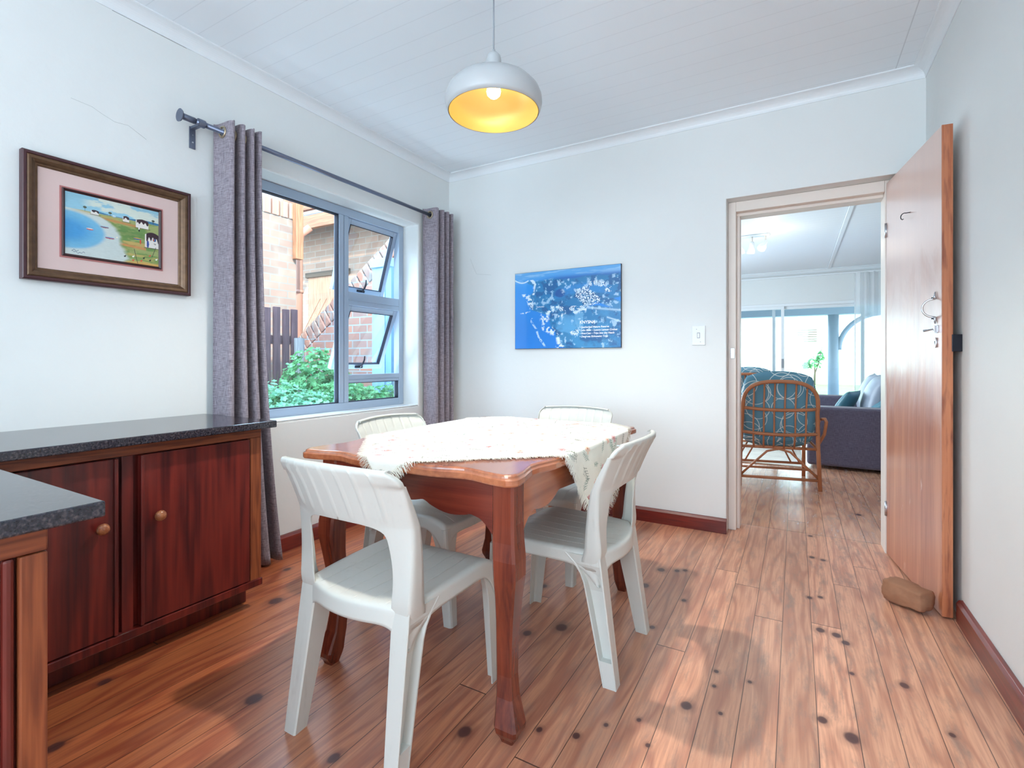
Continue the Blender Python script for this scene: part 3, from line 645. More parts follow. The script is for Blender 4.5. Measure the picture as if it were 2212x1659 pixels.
def paint_beach(u, v):      # v measured from the top
    n1 = fbm(u, v, 5, 9, 5, 3); n2 = fbm(u, v, 30, 60, 3, 9)
    img = np.zeros(u.shape+(3,))+np.array(srgb(138, 186, 206))
    img = lay(img, sstep(0, .25, v)*.6, (150, 202, 222))
    img = lay(img, sstep(.52, .66, n1+.25*np.exp(-((v-.10-.05*u)/.07)**2))*(v < .24)*sstep(.12, .3, u), (206, 216, 206))
    img = lay(img, ((v > .225-.02*np.sin(u*9)) & (u > .33) & (v < .3))*1.0, (58, 120, 160))
    sand = sstep(.25, .262, v+.01*(n2-.5)); img = lay(img, sand, (196, 208, 206))
    img = lay(img, sand*sstep(.33, .25, v)*sstep(.0, .2, u), (190, 176, 140))
    sx1 = np.interp(v, [.25, .275, .353, .46, .577, .727, .839, .93, 1], [.02, .30, .425, .50, .56, .56, .62, .66, .60])
    gr = sstep(-.03, .05, u-sx1+.05*(n1-.5))*sand
    img = lay(img, gr, (150, 162, 104)); img = lay(img, gr*sstep(.45, .62, n1), (104, 140, 78)); img = lay(img, gr*sstep(.55, .7, fbm(u, v, 4, 14, 4, 31)), (188, 164, 100))
    img = lay(img, gr*np.exp(-((v-.33-.06*(u-.5))/.02)**2)*(u < .8)*.9, (196, 128, 78))
    img = lay(img, gr*np.exp(-((v-.70-.08*(u-.6))/.022)**2)*.9*(u < .85), (206, 132, 82))
    img = lay(img, gr*np.exp(-((v-.50-.1*(u-.6))/.06)**2)*.6, (84, 124, 66))
    img = lay(img, gr*sstep(.93, .99, v-.05*(1-u)), (206, 158, 84)); img = lay(img, gr*np.exp(-((v-.9)/.05)**2)*.5, (132, 160, 90))
    bay = 1-np.hypot(u/.42, (v-.6)/.325); img = lay(img, sstep(-.02, .14, bay+.03*(n1-.5)), (112, 178, 212)); img = lay(img, sstep(.15, .7, bay), (70, 150, 206))
    def house(img, x0, x1, y0, y1, r):
        xm = (x0+x1)/2; w = (x1-x0)/2; arch = y0+(y1-y0)*.18*((u-xm)/w)**2
        b = ((u > x0) & (u < x1) & (v > arch) & (v < y1)); img = lay(img, b*1., (226, 222, 216))
        rf = b & (v < arch+(y1-y0)*(.42+.12*np.sin(u*140))) & (u > x0+w*.18); img = lay(img, rf*1., (52, 32, 44)); 
        return lay(img, ((u > x0-.01) & (u < x1+.02) & (v > y1) & (v < y1+.012))*.7, (70, 70, 60))
    img = house(img, .25, .33, .21, .285, 0); img = house(img, .585, .655, .20, .30, 0); img = house(img, .73, .88, .20, .355, 0); img = house(img, .838, 1.01, .40, .68, 0)
    img = lay(img, (((u-.95)/.02)**2+((v-.53)/.028)**2 < 1)*1., (40, 90, 150)); img = lay(img, (((u-.942)/.008)**2+((v-.53)/.02)**2 < 1)*1., (206, 104, 60))
    img = lay(img, (((u-.872)/.014)**2+((v-.62)/.065)**2 < 1)*1., (44, 74, 150)); img = lay(img, (((u-.785)/.009)**2+((v-.60)/.045)**2 < 1)*1., (196, 72, 50))
    img = lay(img, (((u-.945)/.025)**2+((v-.60)/.02)**2 < 1)*(n2 > .52)*.7, (80, 60, 60))
    img = lay(img, (((u-.768)/.007)**2+((v-.37)/.03)**2 < 1)*1., (236, 236, 236)); img = lay(img, (((u-.77)/.009)**2+((v-.405)/.02)**2 < 1)*1., (30, 30, 40))
    for (x, y) in ((.19, .195), (.448, .205), (.935, .185)):
        img = lay(img, (((u-x)/.019)**2+((v-y)/.018)**2 < 1)*1., (74, 84, 66)); img = lay(img, seg(u, v, (x, y), (x, y+.06), .002), (60, 56, 50))
    for (x, y, w, c1, c2) in ((.24, .538, .035, (206, 90, 90), (236, 226, 220)), (.39, .457, .045, (120, 70, 90), (140, 180, 200)), (.445, .627, .05, (160, 60, 80), (120, 160, 200)), (.75, .553, .045, (44, 84, 160), (224, 170, 70)), (.49, .245, .02, (150, 180, 200), (220, 226, 226))):
        img = lay(img, (((u-x)/w)**2+((v-y-.008)/.012)**2 < 1)*1., c1); img = lay(img, (((u-x)/w)**2+((v-y+.004)/.007)**2 < 1)*1., c2)
    img = lay(img, (np.hypot((u-.522)*1.34, v-.60) < .011)*1., (236, 226, 200))
    for (a, b) in (((.714, .75), (.752, .99)), ((.968, .66), (.923, .84))): img = lay(img, seg(u, v, a, b, .004, 1.34), (50, 40, 48))
    for (x, y, c) in ((.608, .90, 0), (.70, .885, 1), (.70, .95, 2), (.794, .94, 2), (.823, .885, 0), (.897, .91, 0), (.894, .83, 2), (.973, .88, 1)):
        c = [(24, 26, 34), (238, 238, 232), (206, 84, 62)][c]
        img = lay(img, (((u-x)/.011)**2+((v-y)/.013)**2 < 1)*1., c); img = lay(img, (((u-x-.010)/.005)**2+((v-y+.014)/.010)**2 < 1)*1., c)
    sg = (np.abs(v-.955-.008*np.sin(u*170)-.01*np.sin(u*61)) < .004) & (u > .06) & (u < .19); img = lay(img, sg*.9, (40, 70, 110))
    sg = (np.abs(v-.928-.010*np.sin(u*130)) < .004) & (u > .065) & (u < .13); img = lay(img, sg*.9, (40, 70, 110))
    return img*(.94+.12*n2[..., None])
def pigment_sheet(name, fn, nu, nv, place, mat, parent):
    u, v = field(nu, nv); img = fn(u, v); verts = [place(a, b) for a, b in zip(u.ravel(), v.ravel())]
    me = bpy.data.meshes.new(name); idx = np.arange(nu*nv).reshape(nv, nu)
    q = np.stack([idx[:-1, :-1], idx[1:, :-1], idx[1:, 1:], idx[:-1, 1:]], -1).reshape(-1, 4)
    me.from_pydata(verts, [], q.tolist())
    ca = me.color_attributes.new('pigment', 'FLOAT_COLOR', 'POINT'); arr = np.ones((nu*nv, 4), np.float32); arr[:, :3] = np.clip(img.reshape(-1, 3), 0, 1); ca.data.foreach_set('color', arr.ravel())
    for p_ in me.polygons: p_.use_smooth = True
    o = bpy.data.objects.new(name, me); C.objects.link(o); me.materials.append(mat)
    if parent: o.parent = parent
    return o
M_paint = attr_mat('oil_paint', .4)
pigment_sheet('painted_canvas', paint_beach, 360, 270, lambda a, b: (.014, (a-.5)*IW, (.5-b)*IH), M_paint, pt)
# thickness behind the canvas
MB().box(.012, .0138, -IW/2, IW/2, -IH/2, IH/2).build('canvas_board', M_mr, pt)

# ------------------------------------------------------------------ aerial poster
ps = thing('mounted_poster', 'blue aerial coast poster on block mount with white tour list lettering', 'poster', (-1.474, YB, 1.473))
QW, QH = .846, .585
MB().box(-QW/2, QW/2, -.020, -.001, -QH/2, QH/2).build('poster_block', plain('black_block_edge', srgb(22, 26, 54), .4), ps, bevel=.001)
def paint_aerial(u, v):
    asp = QW/QH; U = u*asp
    n1 = fbm(U, v, 4, 4, 6, 5); n2 = fbm(U, v, 22, 22, 4, 77); n3 = fbm(U, v, 9, 14, 5, 41); hi = vnoise(U, v, 120, 120, 8)
    img = np.zeros(u.shape+(3,))+np.array(srgb(24, 142, 226))
    img = lay(img, sstep(.0, .9, v)*.55, (0, 104, 204)); 
    img = lay(img, sstep(.22, .0, v), (86, 160, 220)); img = lay(img, sstep(.5, .62, fbm(U, v, 3, 22, 4, 13))*sstep(.16, .02, v)*.7, (150, 196, 232))
    img = lay(img, np.exp(-((v-.115)/.035)**2)*.85*sstep(.2, .5, u), (14, 86, 170))
    w1 = .10*(n1-.5); w2 = .10*(fbm(U, v, 7, 7, 5, 19)-.5)
    coastL = np.interp(v, [.08, .14, .20, .27, .33, .42, .50, .56, .60], [.02, .14, .19, .17, .13, .13, .16, .30, .44])
    west = sstep(-.012, .012, u-coastL+w1)*sstep(.60, .57, v+.25*(u-.25)*(u > .25)+w2)*sstep(.10, .13, v+w2*.5)
    coastS = np.interp(v, [.48, .55, .62, .72, .80, .90, 1.0], [.46, .36, .33, .36, .41, .44, .49])
    south = sstep(-.012, .012, u-coastS+w1)*sstep(.44, .47, v-.16*np.clip(u-.55, 0, 1)+w2)
    north = sstep(.13, .16, v+w2)*sstep(.30, .26, v-.55*np.clip(u-.62, 0, .2)+w2)*sstep(.30, .42, u)
    spit = sstep(.045, .02, np.abs(v-.33-.55*(u-.70))-.02*(u > .7)+w2*.4)*sstep(.58, .62, u)
    land = np.clip(west+south+north*.6+spit, 0, 1)
    img = lay(img, land*.9, (28, 118, 172)); img = lay(img, land*sstep(.5, .62, n3)*.8, (14, 84, 142)); img = lay(img, land*sstep(.52, .66, n1)*.5, (70, 156, 208)); img = lay(img, land*sstep(.56, .70, n2)*.5, (120, 184, 224))
    lag = sstep(.05, .0, np.abs(v-.30-.05*np.sin(u*7))-.03)*sstep(.36, .46, u)*sstep(1.0, .8, u); img = lay(img, lag*(1-spit)*.6, (44, 140, 216))
    img = lay(img, sstep(.02, .0, np.hypot((u-.455)*1.1, v-.30)-.045+w2*.3)*.85, (12, 74, 146))
    img = lay(img, sstep(.02, .0, np.hypot((u-.52)*1.1, (v-.70)*.8)-.085+w2)*.6, (96, 170, 220)); img = lay(img, sstep(.02, .0, np.hypot((u-.63)*1.9, (v-.64)*.7)-.06+w2)*.55, (116, 182, 224))
    # surf lines and foam along the shores
    def foam(cx, w, y0, y1, seed, dens):
        f = np.abs(u-cx)/w+1.1*(fbm(U, v, 12, 12, 5, seed)-.5); return sstep(.55, .2, f)*(v > y0)*(v < y1)*sstep(dens, dens+.12, fbm(U, v, 34, 34, 3, seed+3))
    im = lambda a, b: np.interp(v, a, b)
    img = lay(img, foam(im([.08, .16, .22, .30], [.16, .21, .20, .19]), .035, .10, .30, 51, .36), (214, 232, 246))
    img = lay(img, foam(im([.28, .34, .42, .50, .53], [.10, .14, .15, .18, .1]), .075, .28, .54, 52, .44), (214, 232, 246))
    img = lay(img, sstep(.012, .004, np.abs(v-.09-.0-.3*(.13-u)*0-.04*np.sin(u*20)))*(u < .14), (200, 224, 244))
    img = lay(img, foam(im([.46, .55, .65, .75, .85, 1], [.42, .33, .31, .34, .44, .45]), .10, .46, 1.0, 53, .47), (220, 236, 248))
    img = lay(img, foam(im([.46, .55, .65, .75, .85, 1], [.24, .19, .17, .22, .24, .32]), .02, .60, .98, 54, .36)*.8, (200, 226, 244))
    img = lay(img, np.exp(-((v-.46-.14*np.sin(u*3+.6))/.02)**2)*(u > .42)*(u < .70)*sstep(.5, .6, n2), (220, 236, 248))
    # towns: speckle
    town = ((np.abs(v-.30-.52*(u-.62)-.02) < .035+.09*np.exp(-((u-.70)/.07)**2)) & (u > .60) & (u < .82)) | ((np.abs(v-.25-.16*(u-.8)+2*w2) < .035) & (u > .72+w1) & (u < .95+w1) & (n2 > .50)) | ((np.abs(v-.50) < .03) & (u > .44) & (u < .68) & (n2 > .45)) | ((np.hypot(u-.58, (v-.80)*1.2) < .05) & (n2 > .5))
    img = lay(img, town*(hi > .52)*.9, (232, 242, 250)); img = lay(img, town*(hi < .3)*.7, (10, 60, 110))
    img = lay(img, np.exp(-((v-.50-.18*(u-.7))/.012)**2)*(u > .70)*.7, (190, 220, 240)); img = lay(img, np.exp(-((v-.66-.5*(u-.94))/.010)**2)*(u > .88)*.8, (190, 220, 240))
    img = lay(img, sstep(.62, .72, n2)*land*.5, (200, 226, 244))
    return img
pigment_sheet('printed_face', paint_aerial, 520, 360, lambda a, b: ((a-.5)*(QW-.004), -.0205, (.5-b)*(QH-.004)), attr_mat('poster_print', .35, 0, .3), ps)
M_ink = plain('white_print', (.92, .95, 1), .5)
def text(body, size, x, z, parent, mat=M_ink, y=-.0215, bold=.0, shear=.25, name='lettering', rot=(PI/2, 0, 0), align='LEFT'):
    c = bpy.data.curves.new(name, 'FONT'); c.body = body; c.size = size; c.shear = shear; c.offset = bold; c.extrude = .0002; c.align_x = align
    o = bpy.data.objects.new(name, c); C.objects.link(o); o.location = (x, y, z); c.materials.append(mat)
    me = bpy.data.meshes.new_from_object(o); m2 = bpy.data.objects.new(name, me); C.objects.link(m2); m2.location = (x, y, z); m2.rotation_euler = rot; m2.parent = parent
    bpy.data.objects.remove(o); return m2
text('KNYSNA', .030, .115, -.115, ps, bold=.0008, shear=.1)
for i, s_ in enumerate(('Featherbed Nature Reserve', 'John Benn – Luxury Lagoon Cruises', 'RiverCats – Trips into the Heads', 'Deep-sea Sightseeing Trips')):
    text('• '+s_, .0185, .115, -.147-.0225*i, ps, bold=.0004)
text('Featherbed', .014, -.235, .020, ps, shear=.2)

# ------------------------------------------------------------------ light switch
sw = thing('light_switch', 'white rectangular light switch plate beside the doorway', 'switch', (-.543, YB, 1.253))
MB().box(-.041, .041, -.009, -.0005, -.063, .063).build('plate', M_trimw, sw, bevel=.003)
MB().box(-.009, .009, -.011, -.009, -.018, .018).build('rocker_surround', M_cord, sw, bevel=.001)
MB().box(-.006, .006, -.014, -.011, -.014, .014).build('rocker', M_trimw, sw, bevel=.001)
for (a, b) in ((-.012, .040), (.012, -.042)): MB().tube([(a, -.010, b), (a, -.0085, b)], .0025, 10).build('screw', M_cord, sw)

# ------------------------------------------------------------------ worktops and cabinets
tag(MB().box(XL+.002, -1.983, -1.2, 1.386, .797, .827).build('worktop', M_granite, bevel=.004), 'long black granite worktop along the left wall under the painting', 'worktop')
cb = thing('base_cabinet', 'long dark mahogany cabinet with wooden knobs under the wall worktop', 'cabinet', (-2.06, 1.36, 0))
def cbx(mb, xa, xb, ya, yb, za, zb): mb.box(xa+2.06, xb+2.06, ya-1.36, yb-1.36, za, zb)
mb = MB(); cbx(mb, -2.54, -2.082, -1.18, 1.35, .112, .796); mb.build('carcass', M_maho, cb)
mb = MB(); cbx(mb, -2.54, -2.155, -1.18, 1.352, 0.001, .112); mb.build('plinth', M_maho, cb, bevel=.003)
mb = MB(); cbx(mb, -2.082, -2.060, -1.18, 1.362, .752, .796); mb.build('top_rail', M_frameh, cb, bevel=.002)
mb = MB(); cbx(mb, -2.082, -2.060, 1.312, 1.362, .112, .752); mb.build('end_stile', M_framev, cb, bevel=.002)
mb = MB(); cbx(mb, -2.082, -2.050, -1.18, 1.362, .100, .130); mb.build('bottom_rail', M_maho, cb, bevel=.003)
mb = MB(); cbx(mb, -2.082, -2.064, .838, .874, .130, .752); mb.build('divider', M_maho, cb, bevel=.002)
def knob(parent, x, y, z):
    prof = [(.007, 0), (.006, .010), (.010, .014), (.017, .019), (.0195, .026), (.018, .032), (.012, .037), (0, .039)]
    return MB().lathe(prof, 24, (x, y, z), Matrix.Rotation(PI/2, 4, 'Y')).build('knob', M_knob, parent)
M_knob = wood('olive_wood_knob', srgb(120, 58, 34), srgb(206, 140, 92), 0, 5, .3, .5, wave=.4)
for (ya, yb, ky) in ((.890, 1.306, .945), (.36, .822, .770), (-.24, .30, .20)):
    mb = MB(); cbx(mb, -2.074, -2.054, ya, yb, .134, .748); d = mb.build('cabinet_door', M_maho, cb, bevel=.003)
    mb = MB(); yy = ya if ya == .890 else yb-.012; cbx(mb, -2.056, -2.046, yy, yy+.012, .134, .748); mb.build('edge_bead', M_maho, d, bevel=.003)
    knob(d, -2.054+2.06, ky-1.36, .520)

tag(MB().box(-1.98, -1.125, -.25, .432, .797, .827).build('worktop', M_granite, bevel=.004), 'black granite worktop corner in the foreground at the lower left', 'worktop')
ic = thing('base_cabinet', 'foreground wooden cabinet with pale post under the nearest worktop corner', 'cabinet', (-1.175, .364, 0))
def icx(mb, xa, xb, ya, yb, za, zb): mb.box(xa+1.175, xb+1.175, ya-.364, yb-.364, za, zb)
mb = MB(); icx(mb, -1.96, -1.197, -.24, .355, .001, .796); mb.build('carcass', M_maho, ic)
mb = MB(); icx(mb, -1.197, -1.175, -.24, .364, .748, .796); mb.build('top_rail', M_frameh, ic, bevel=.003)
mb = MB(); icx(mb, -1.197, -1.175, .326, .364, .001, .746); mb.build('post', M_framev, ic, bevel=.003)
M_red = wood('red_stained_strip', srgb(70, 18, 20), srgb(128, 50, 40), 2, 1, .35, .3)
mb = MB(); icx(mb, -1.197, -1.181, .305, .322, .001, .746); mb.build('edge_bead', M_red, ic, bevel=.006)
mb = MB(); icx(mb, -1.197, -1.183, -.20, .300, .06, .735); d = mb.build('cabinet_door', M_red, ic, bevel=.003)

# ------------------------------------------------------------------ dining table
TX0, TX1, TY0, TY1, TZ = -1.545, -.66, 1.165, 2.385, .775
tcx, tcy = (TX0+TX1)/2, (TY0+TY1)/2
tb = thing('dining_table', 'varnished wooden dining table with scalloped apron and curved legs', 'table', (tcx, tcy, 0))
def outline(ins=0.0, nseg=28):
    hx, hy = (TX1-TX0)/2-ins, (TY1-TY0)/2-ins; r = .035; pts = []
    def edge(L_, inset_fn, n):
        return [( -L_+2*L_*i/n, inset_fn(-L_+2*L_*i/n)) for i in range(n+1)]
    def ins_fn(L_):
        def f(t):
            d = L_-abs(t)
            return .026*math.exp(-((d-.17)/.075)**2)+.012*(1 if d > .17 else math.exp(-((d-.17)/.075)**2))*0
        return f
    fx, fy = ins_fn(hx), ins_fn(hy)
    def corner(cx, cy, a0): return [(cx+r*math.cos(a0+PI/2*i/6), cy+r*math.sin(a0+PI/2*i/6)) for i in range(7)]
    n = nseg
    for i in range(n+1):
        t = -(hx-r)+2*(hx-r)*i/n; pts.append((t, -hy+fx(t)))
    pts += corner(hx-r, -hy+r, -PI/2)[1:-1]
    for i in range(n+1):
        t = -(hy-r)+2*(hy-r)*i/n; pts.append((hx-fy(t), t))
    pts += corner(hx-r, hy-r, 0)[1:-1]
    for i in range(n+1):
        t = (hx-r)-2*(hx-r)*i/n; pts.append((t, hy-fx(t)))
    pts += corner(-hx+r, hy-r, PI/2)[1:-1]
    for i in range(n+1):
        t = (hy-r)-2*(hy-r)*i/n; pts.append((-hx+fy(t), t))
    pts += corner(-hx+r, -hy+r, PI)[1:-1]
    return pts
prof = [(.012, -.032), (.002, -.032), (.0, -.028), (.0, -.014), (.005, -.010), (.006, -.008), (.007, -.004), (.011, -.001), (.016, 0)]
rings = [[(p[0], p[1], TZ+dz) for p in outline(i)] for i, dz in prof]
MB().loft(rings).build('tabletop', M_taby, tb)
def leg_mesh(sx_, sy_):
    prof = [(.742, .036, -.004), (.62, .036, -.004), (.57, .037, -.002), (.52, .0385, .004), (.47, .037, .007), (.41, .032, .003), (.34, .028, -.003), (.26, .0255, -.008), (.18, .0245, -.009), (.12, .027, -.004), (.075, .033, .006), (.050, .0365, .011), (.034, .034, .012), (.012, .023, .008), (.0, .019, .008)]
    rings = []
    for z, s_, off in prof:
        cx, cy = sx_*off, sy_*off
        c = .006 if s_ > .022 else .004
        rings.append([(cx+a*s_, cy+b*s_, z) for a, b in ((-1, -.8), (-.8, -1), (.8, -1), (1, -.8), (1, .8), (.8, 1), (-.8, 1), (-1, .8))])
    return MB().loft(rings)
LXa, LXb, LYa, LYb = -1.450, -.722, 1.245, 2.305
for (lx, ly, a, b) in ((LXb, LYa, 1, -1), (LXa, LYa, -1, -1), (LXb, LYb, 1, 1), (LXa, LYb, -1, 1)):
    o = leg_mesh(a, b).build('leg', M_tabz, tb); o.location = (lx-tcx, ly-tcy, 0)
def apron_poly(L_, n=80):
    top = [(-L_, .743), (L_, .743)]; bot = []
    for i in range(n+1):
        t = L_-2*L_*i/n; d = (L_-abs(t))
        # deep at the legs, lobes towards a raised centre
        if d < .07: z = .575+.055*math.sin(d/.07*PI/2)
        elif d < .10: z = .630+.004*math.sin((d-.07)/.03*PI)
        elif d < .24: z = .630+.012*(d-.10)/.14-.012*math.sin((d-.10)/.14*PI)
        elif d < .27: z = .642+.012*math.sin((d-.24)/.03*PI/2)
        else: z = .654-.010*math.sin(min(1, (d-.27)/max(.01, L_-.27))*PI/2)
        bot.append((t, z))
    return top+bot
hx_, hy_ = (LXb-LXa)/2-.031, (LYb-LYa)/2-.031
for yy in (LYa-.026-tcy, LYb+.006-tcy): MB().prism([(p[0]+(LXa+LXb)/2-tcx, p[1]) for p in apron_poly(hx_)], yy, yy+.020, 1).build('apron', M_tabx, tb)
for xx in (LXa-.026-tcx, LXb+.006-tcx): MB().prism([(p[0]+(LYa+LYb)/2-tcy, p[1]) for p in apron_poly(hy_)], xx, xx+.020, 0).build('apron', M_taby, tb)

# ------------------------------------------------------------------ tablecloth
F = np.array([-1.134, 1.082]); E1 = np.array([.744, .668]); E2 = np.array([-.668, .744]); SL = 1.108
def drape(a, b, lift=0.0):
    p = F+E1*a+E2*b; x, y = p; z = TZ+.0035+lift
    e = .006
    z += .0015*math.sin(a*31+b*7)*math.sin(b*23)*.6
    for val, lim, ax, sg in ((x, TX1-.003, 0, 1), (x, TX0+.003, 0, -1), (y, TY0+.003, 1, -1), (y, TY1-.003, 1, 1)):
        over = (val-lim)*sg
        if over > 0:
            R_ = .012
            if over < R_*PI/2: th = over/R_; nx = lim+sg*R_*math.sin(th); dz = R_*(1-math.cos(th))
            else: nx = lim+sg*(R_+.006*min(1, over*6)+.012*math.sin((y if ax == 0 else x)*26)*min(1, over*4)); dz = R_+(over-R_*PI/2)
            z -= dz
            if ax == 0: x = nx
            else: y = nx
    return x-tcx, y-tcy, z
def cloth_paint(u, v):
    n1 = fbm(u, v, 40, 40, 4, 6); img = np.zeros(u.shape+(3,))+np.array(srgb(240, 240, 232))
    r = random.Random(5)
    def win(cx, cy, rad):
        ny, nx = u.shape; i0 = max(0, int((cx-rad)*nx)); i1 = min(nx, int((cx+rad)*nx)+1); j0 = max(0, int((cy-rad)*ny)); j1 = min(ny, int((cy+rad)*ny)+1); return slice(j0, j1), slice(i0, i1)
    for _ in range(230):     # sprigs
        x, y, a = r.random(), r.random(), r.uniform(0, 6.28); col = r.choice([(84, 100, 96), (110, 140, 130), (150, 176, 160), (96, 110, 90), (120, 120, 110)])
        ln = r.uniform(.035, .07); W_ = win(x, y, ln*1.3); uu, vv = u[W_], v[W_]
        if uu.size == 0: continue
        e = (x+ln*math.cos(a), y+ln*math.sin(a)); sub = img[W_]; sub = lay(sub, seg(uu, vv, (x, y), e, .0010)*.75, col)
        for k in range(1, 6):
            t = k/6; px_, py_ = x+(e[0]-x)*t, y+(e[1]-y)*t
            for s_ in (-1, 1):
                aa = a+s_*.8; l2 = ln*.32*(1-t*.5); sub = lay(sub, seg(uu, vv, (px_, py_), (px_+l2*math.cos(aa), py_+l2*math.sin(aa)), .0013)*.7, col)
        img[W_] = sub
    for _ in range(120):     # flowers
        x, y = r.random(), r.random(); R_ = r.uniform(.010, .022); col = r.choice([(214, 110, 130), (226, 140, 120), (232, 160, 130), (196, 70, 90), (206, 160, 190), (236, 180, 150)]); n_ = r.choice([5, 6]); ph = r.random()*6
        W_ = win(x, y, R_*1.3); uu, vv = u[W_], v[W_]
        if uu.size == 0: continue
        rr = np.hypot(uu-x, vv-y); th = np.arctan2(vv-y, uu-x)+ph; pet = R_*(.55+.45*np.abs(np.cos(th*n_/2)))
        sub = lay(img[W_], sstep(pet*1.08, pet*.85, rr)*.6, col); sub = lay(sub, sstep(R_*.25, R_*.15, rr), (190, 120, 90)); img[W_] = sub
    return img*(.95+.08*n1[..., None])
tcl = thing('tablecloth', 'white floral fringed cloth laid diagonally on the dining table', 'tablecloth', (tcx, tcy, 0))
M_cloth = attr_mat('printed_cotton', .85, .3)
sh = pigment_sheet('cloth_sheet', cloth_paint, 380, 380, lambda a, b: drape(a*SL, b*SL), M_cloth, tcl)
md = sh.modifiers.new('shell', 'SOLIDIFY'); md.thickness = .0012; md.offset = 1
fr = MB(); r = random.Random(3)
for side in range(4):
    for i in range(1000):
        t = (i+r.random())/1000*SL; ln = r.uniform(.018, .042); sk = r.uniform(-.014, .014); pts = []
        for k in range(4):
            o_ = -.004+ln*k/3; tt = min(SL, max(0, t+sk*k/3))
            a, b = [(tt, -o_), (SL+o_, tt), (tt, SL+o_), (-o_, tt)][side]
            x, y, z = drape(a, b, .0012+.003*math.sin(k/3*PI)*r.random()); pts.append(Vector((x, y, z)))
        w = .0009; tdir = Vector((E1[0], E1[1], 0)) if side in (0, 2) else Vector((E2[0], E2[1], 0))
        rows = [[p-tdir*w*(1-k/4), p+tdir*w*(1-k/4)] for k, p in enumerate(pts)]
        fr.grid(rows, False)
        for r_ in (0,):
            pass
fo = fr.build('fringe', plain('off_white_thread', srgb(236, 234, 222), .9, var=.04), tcl, solid=.0005); fo['kind'] = 'stuff'

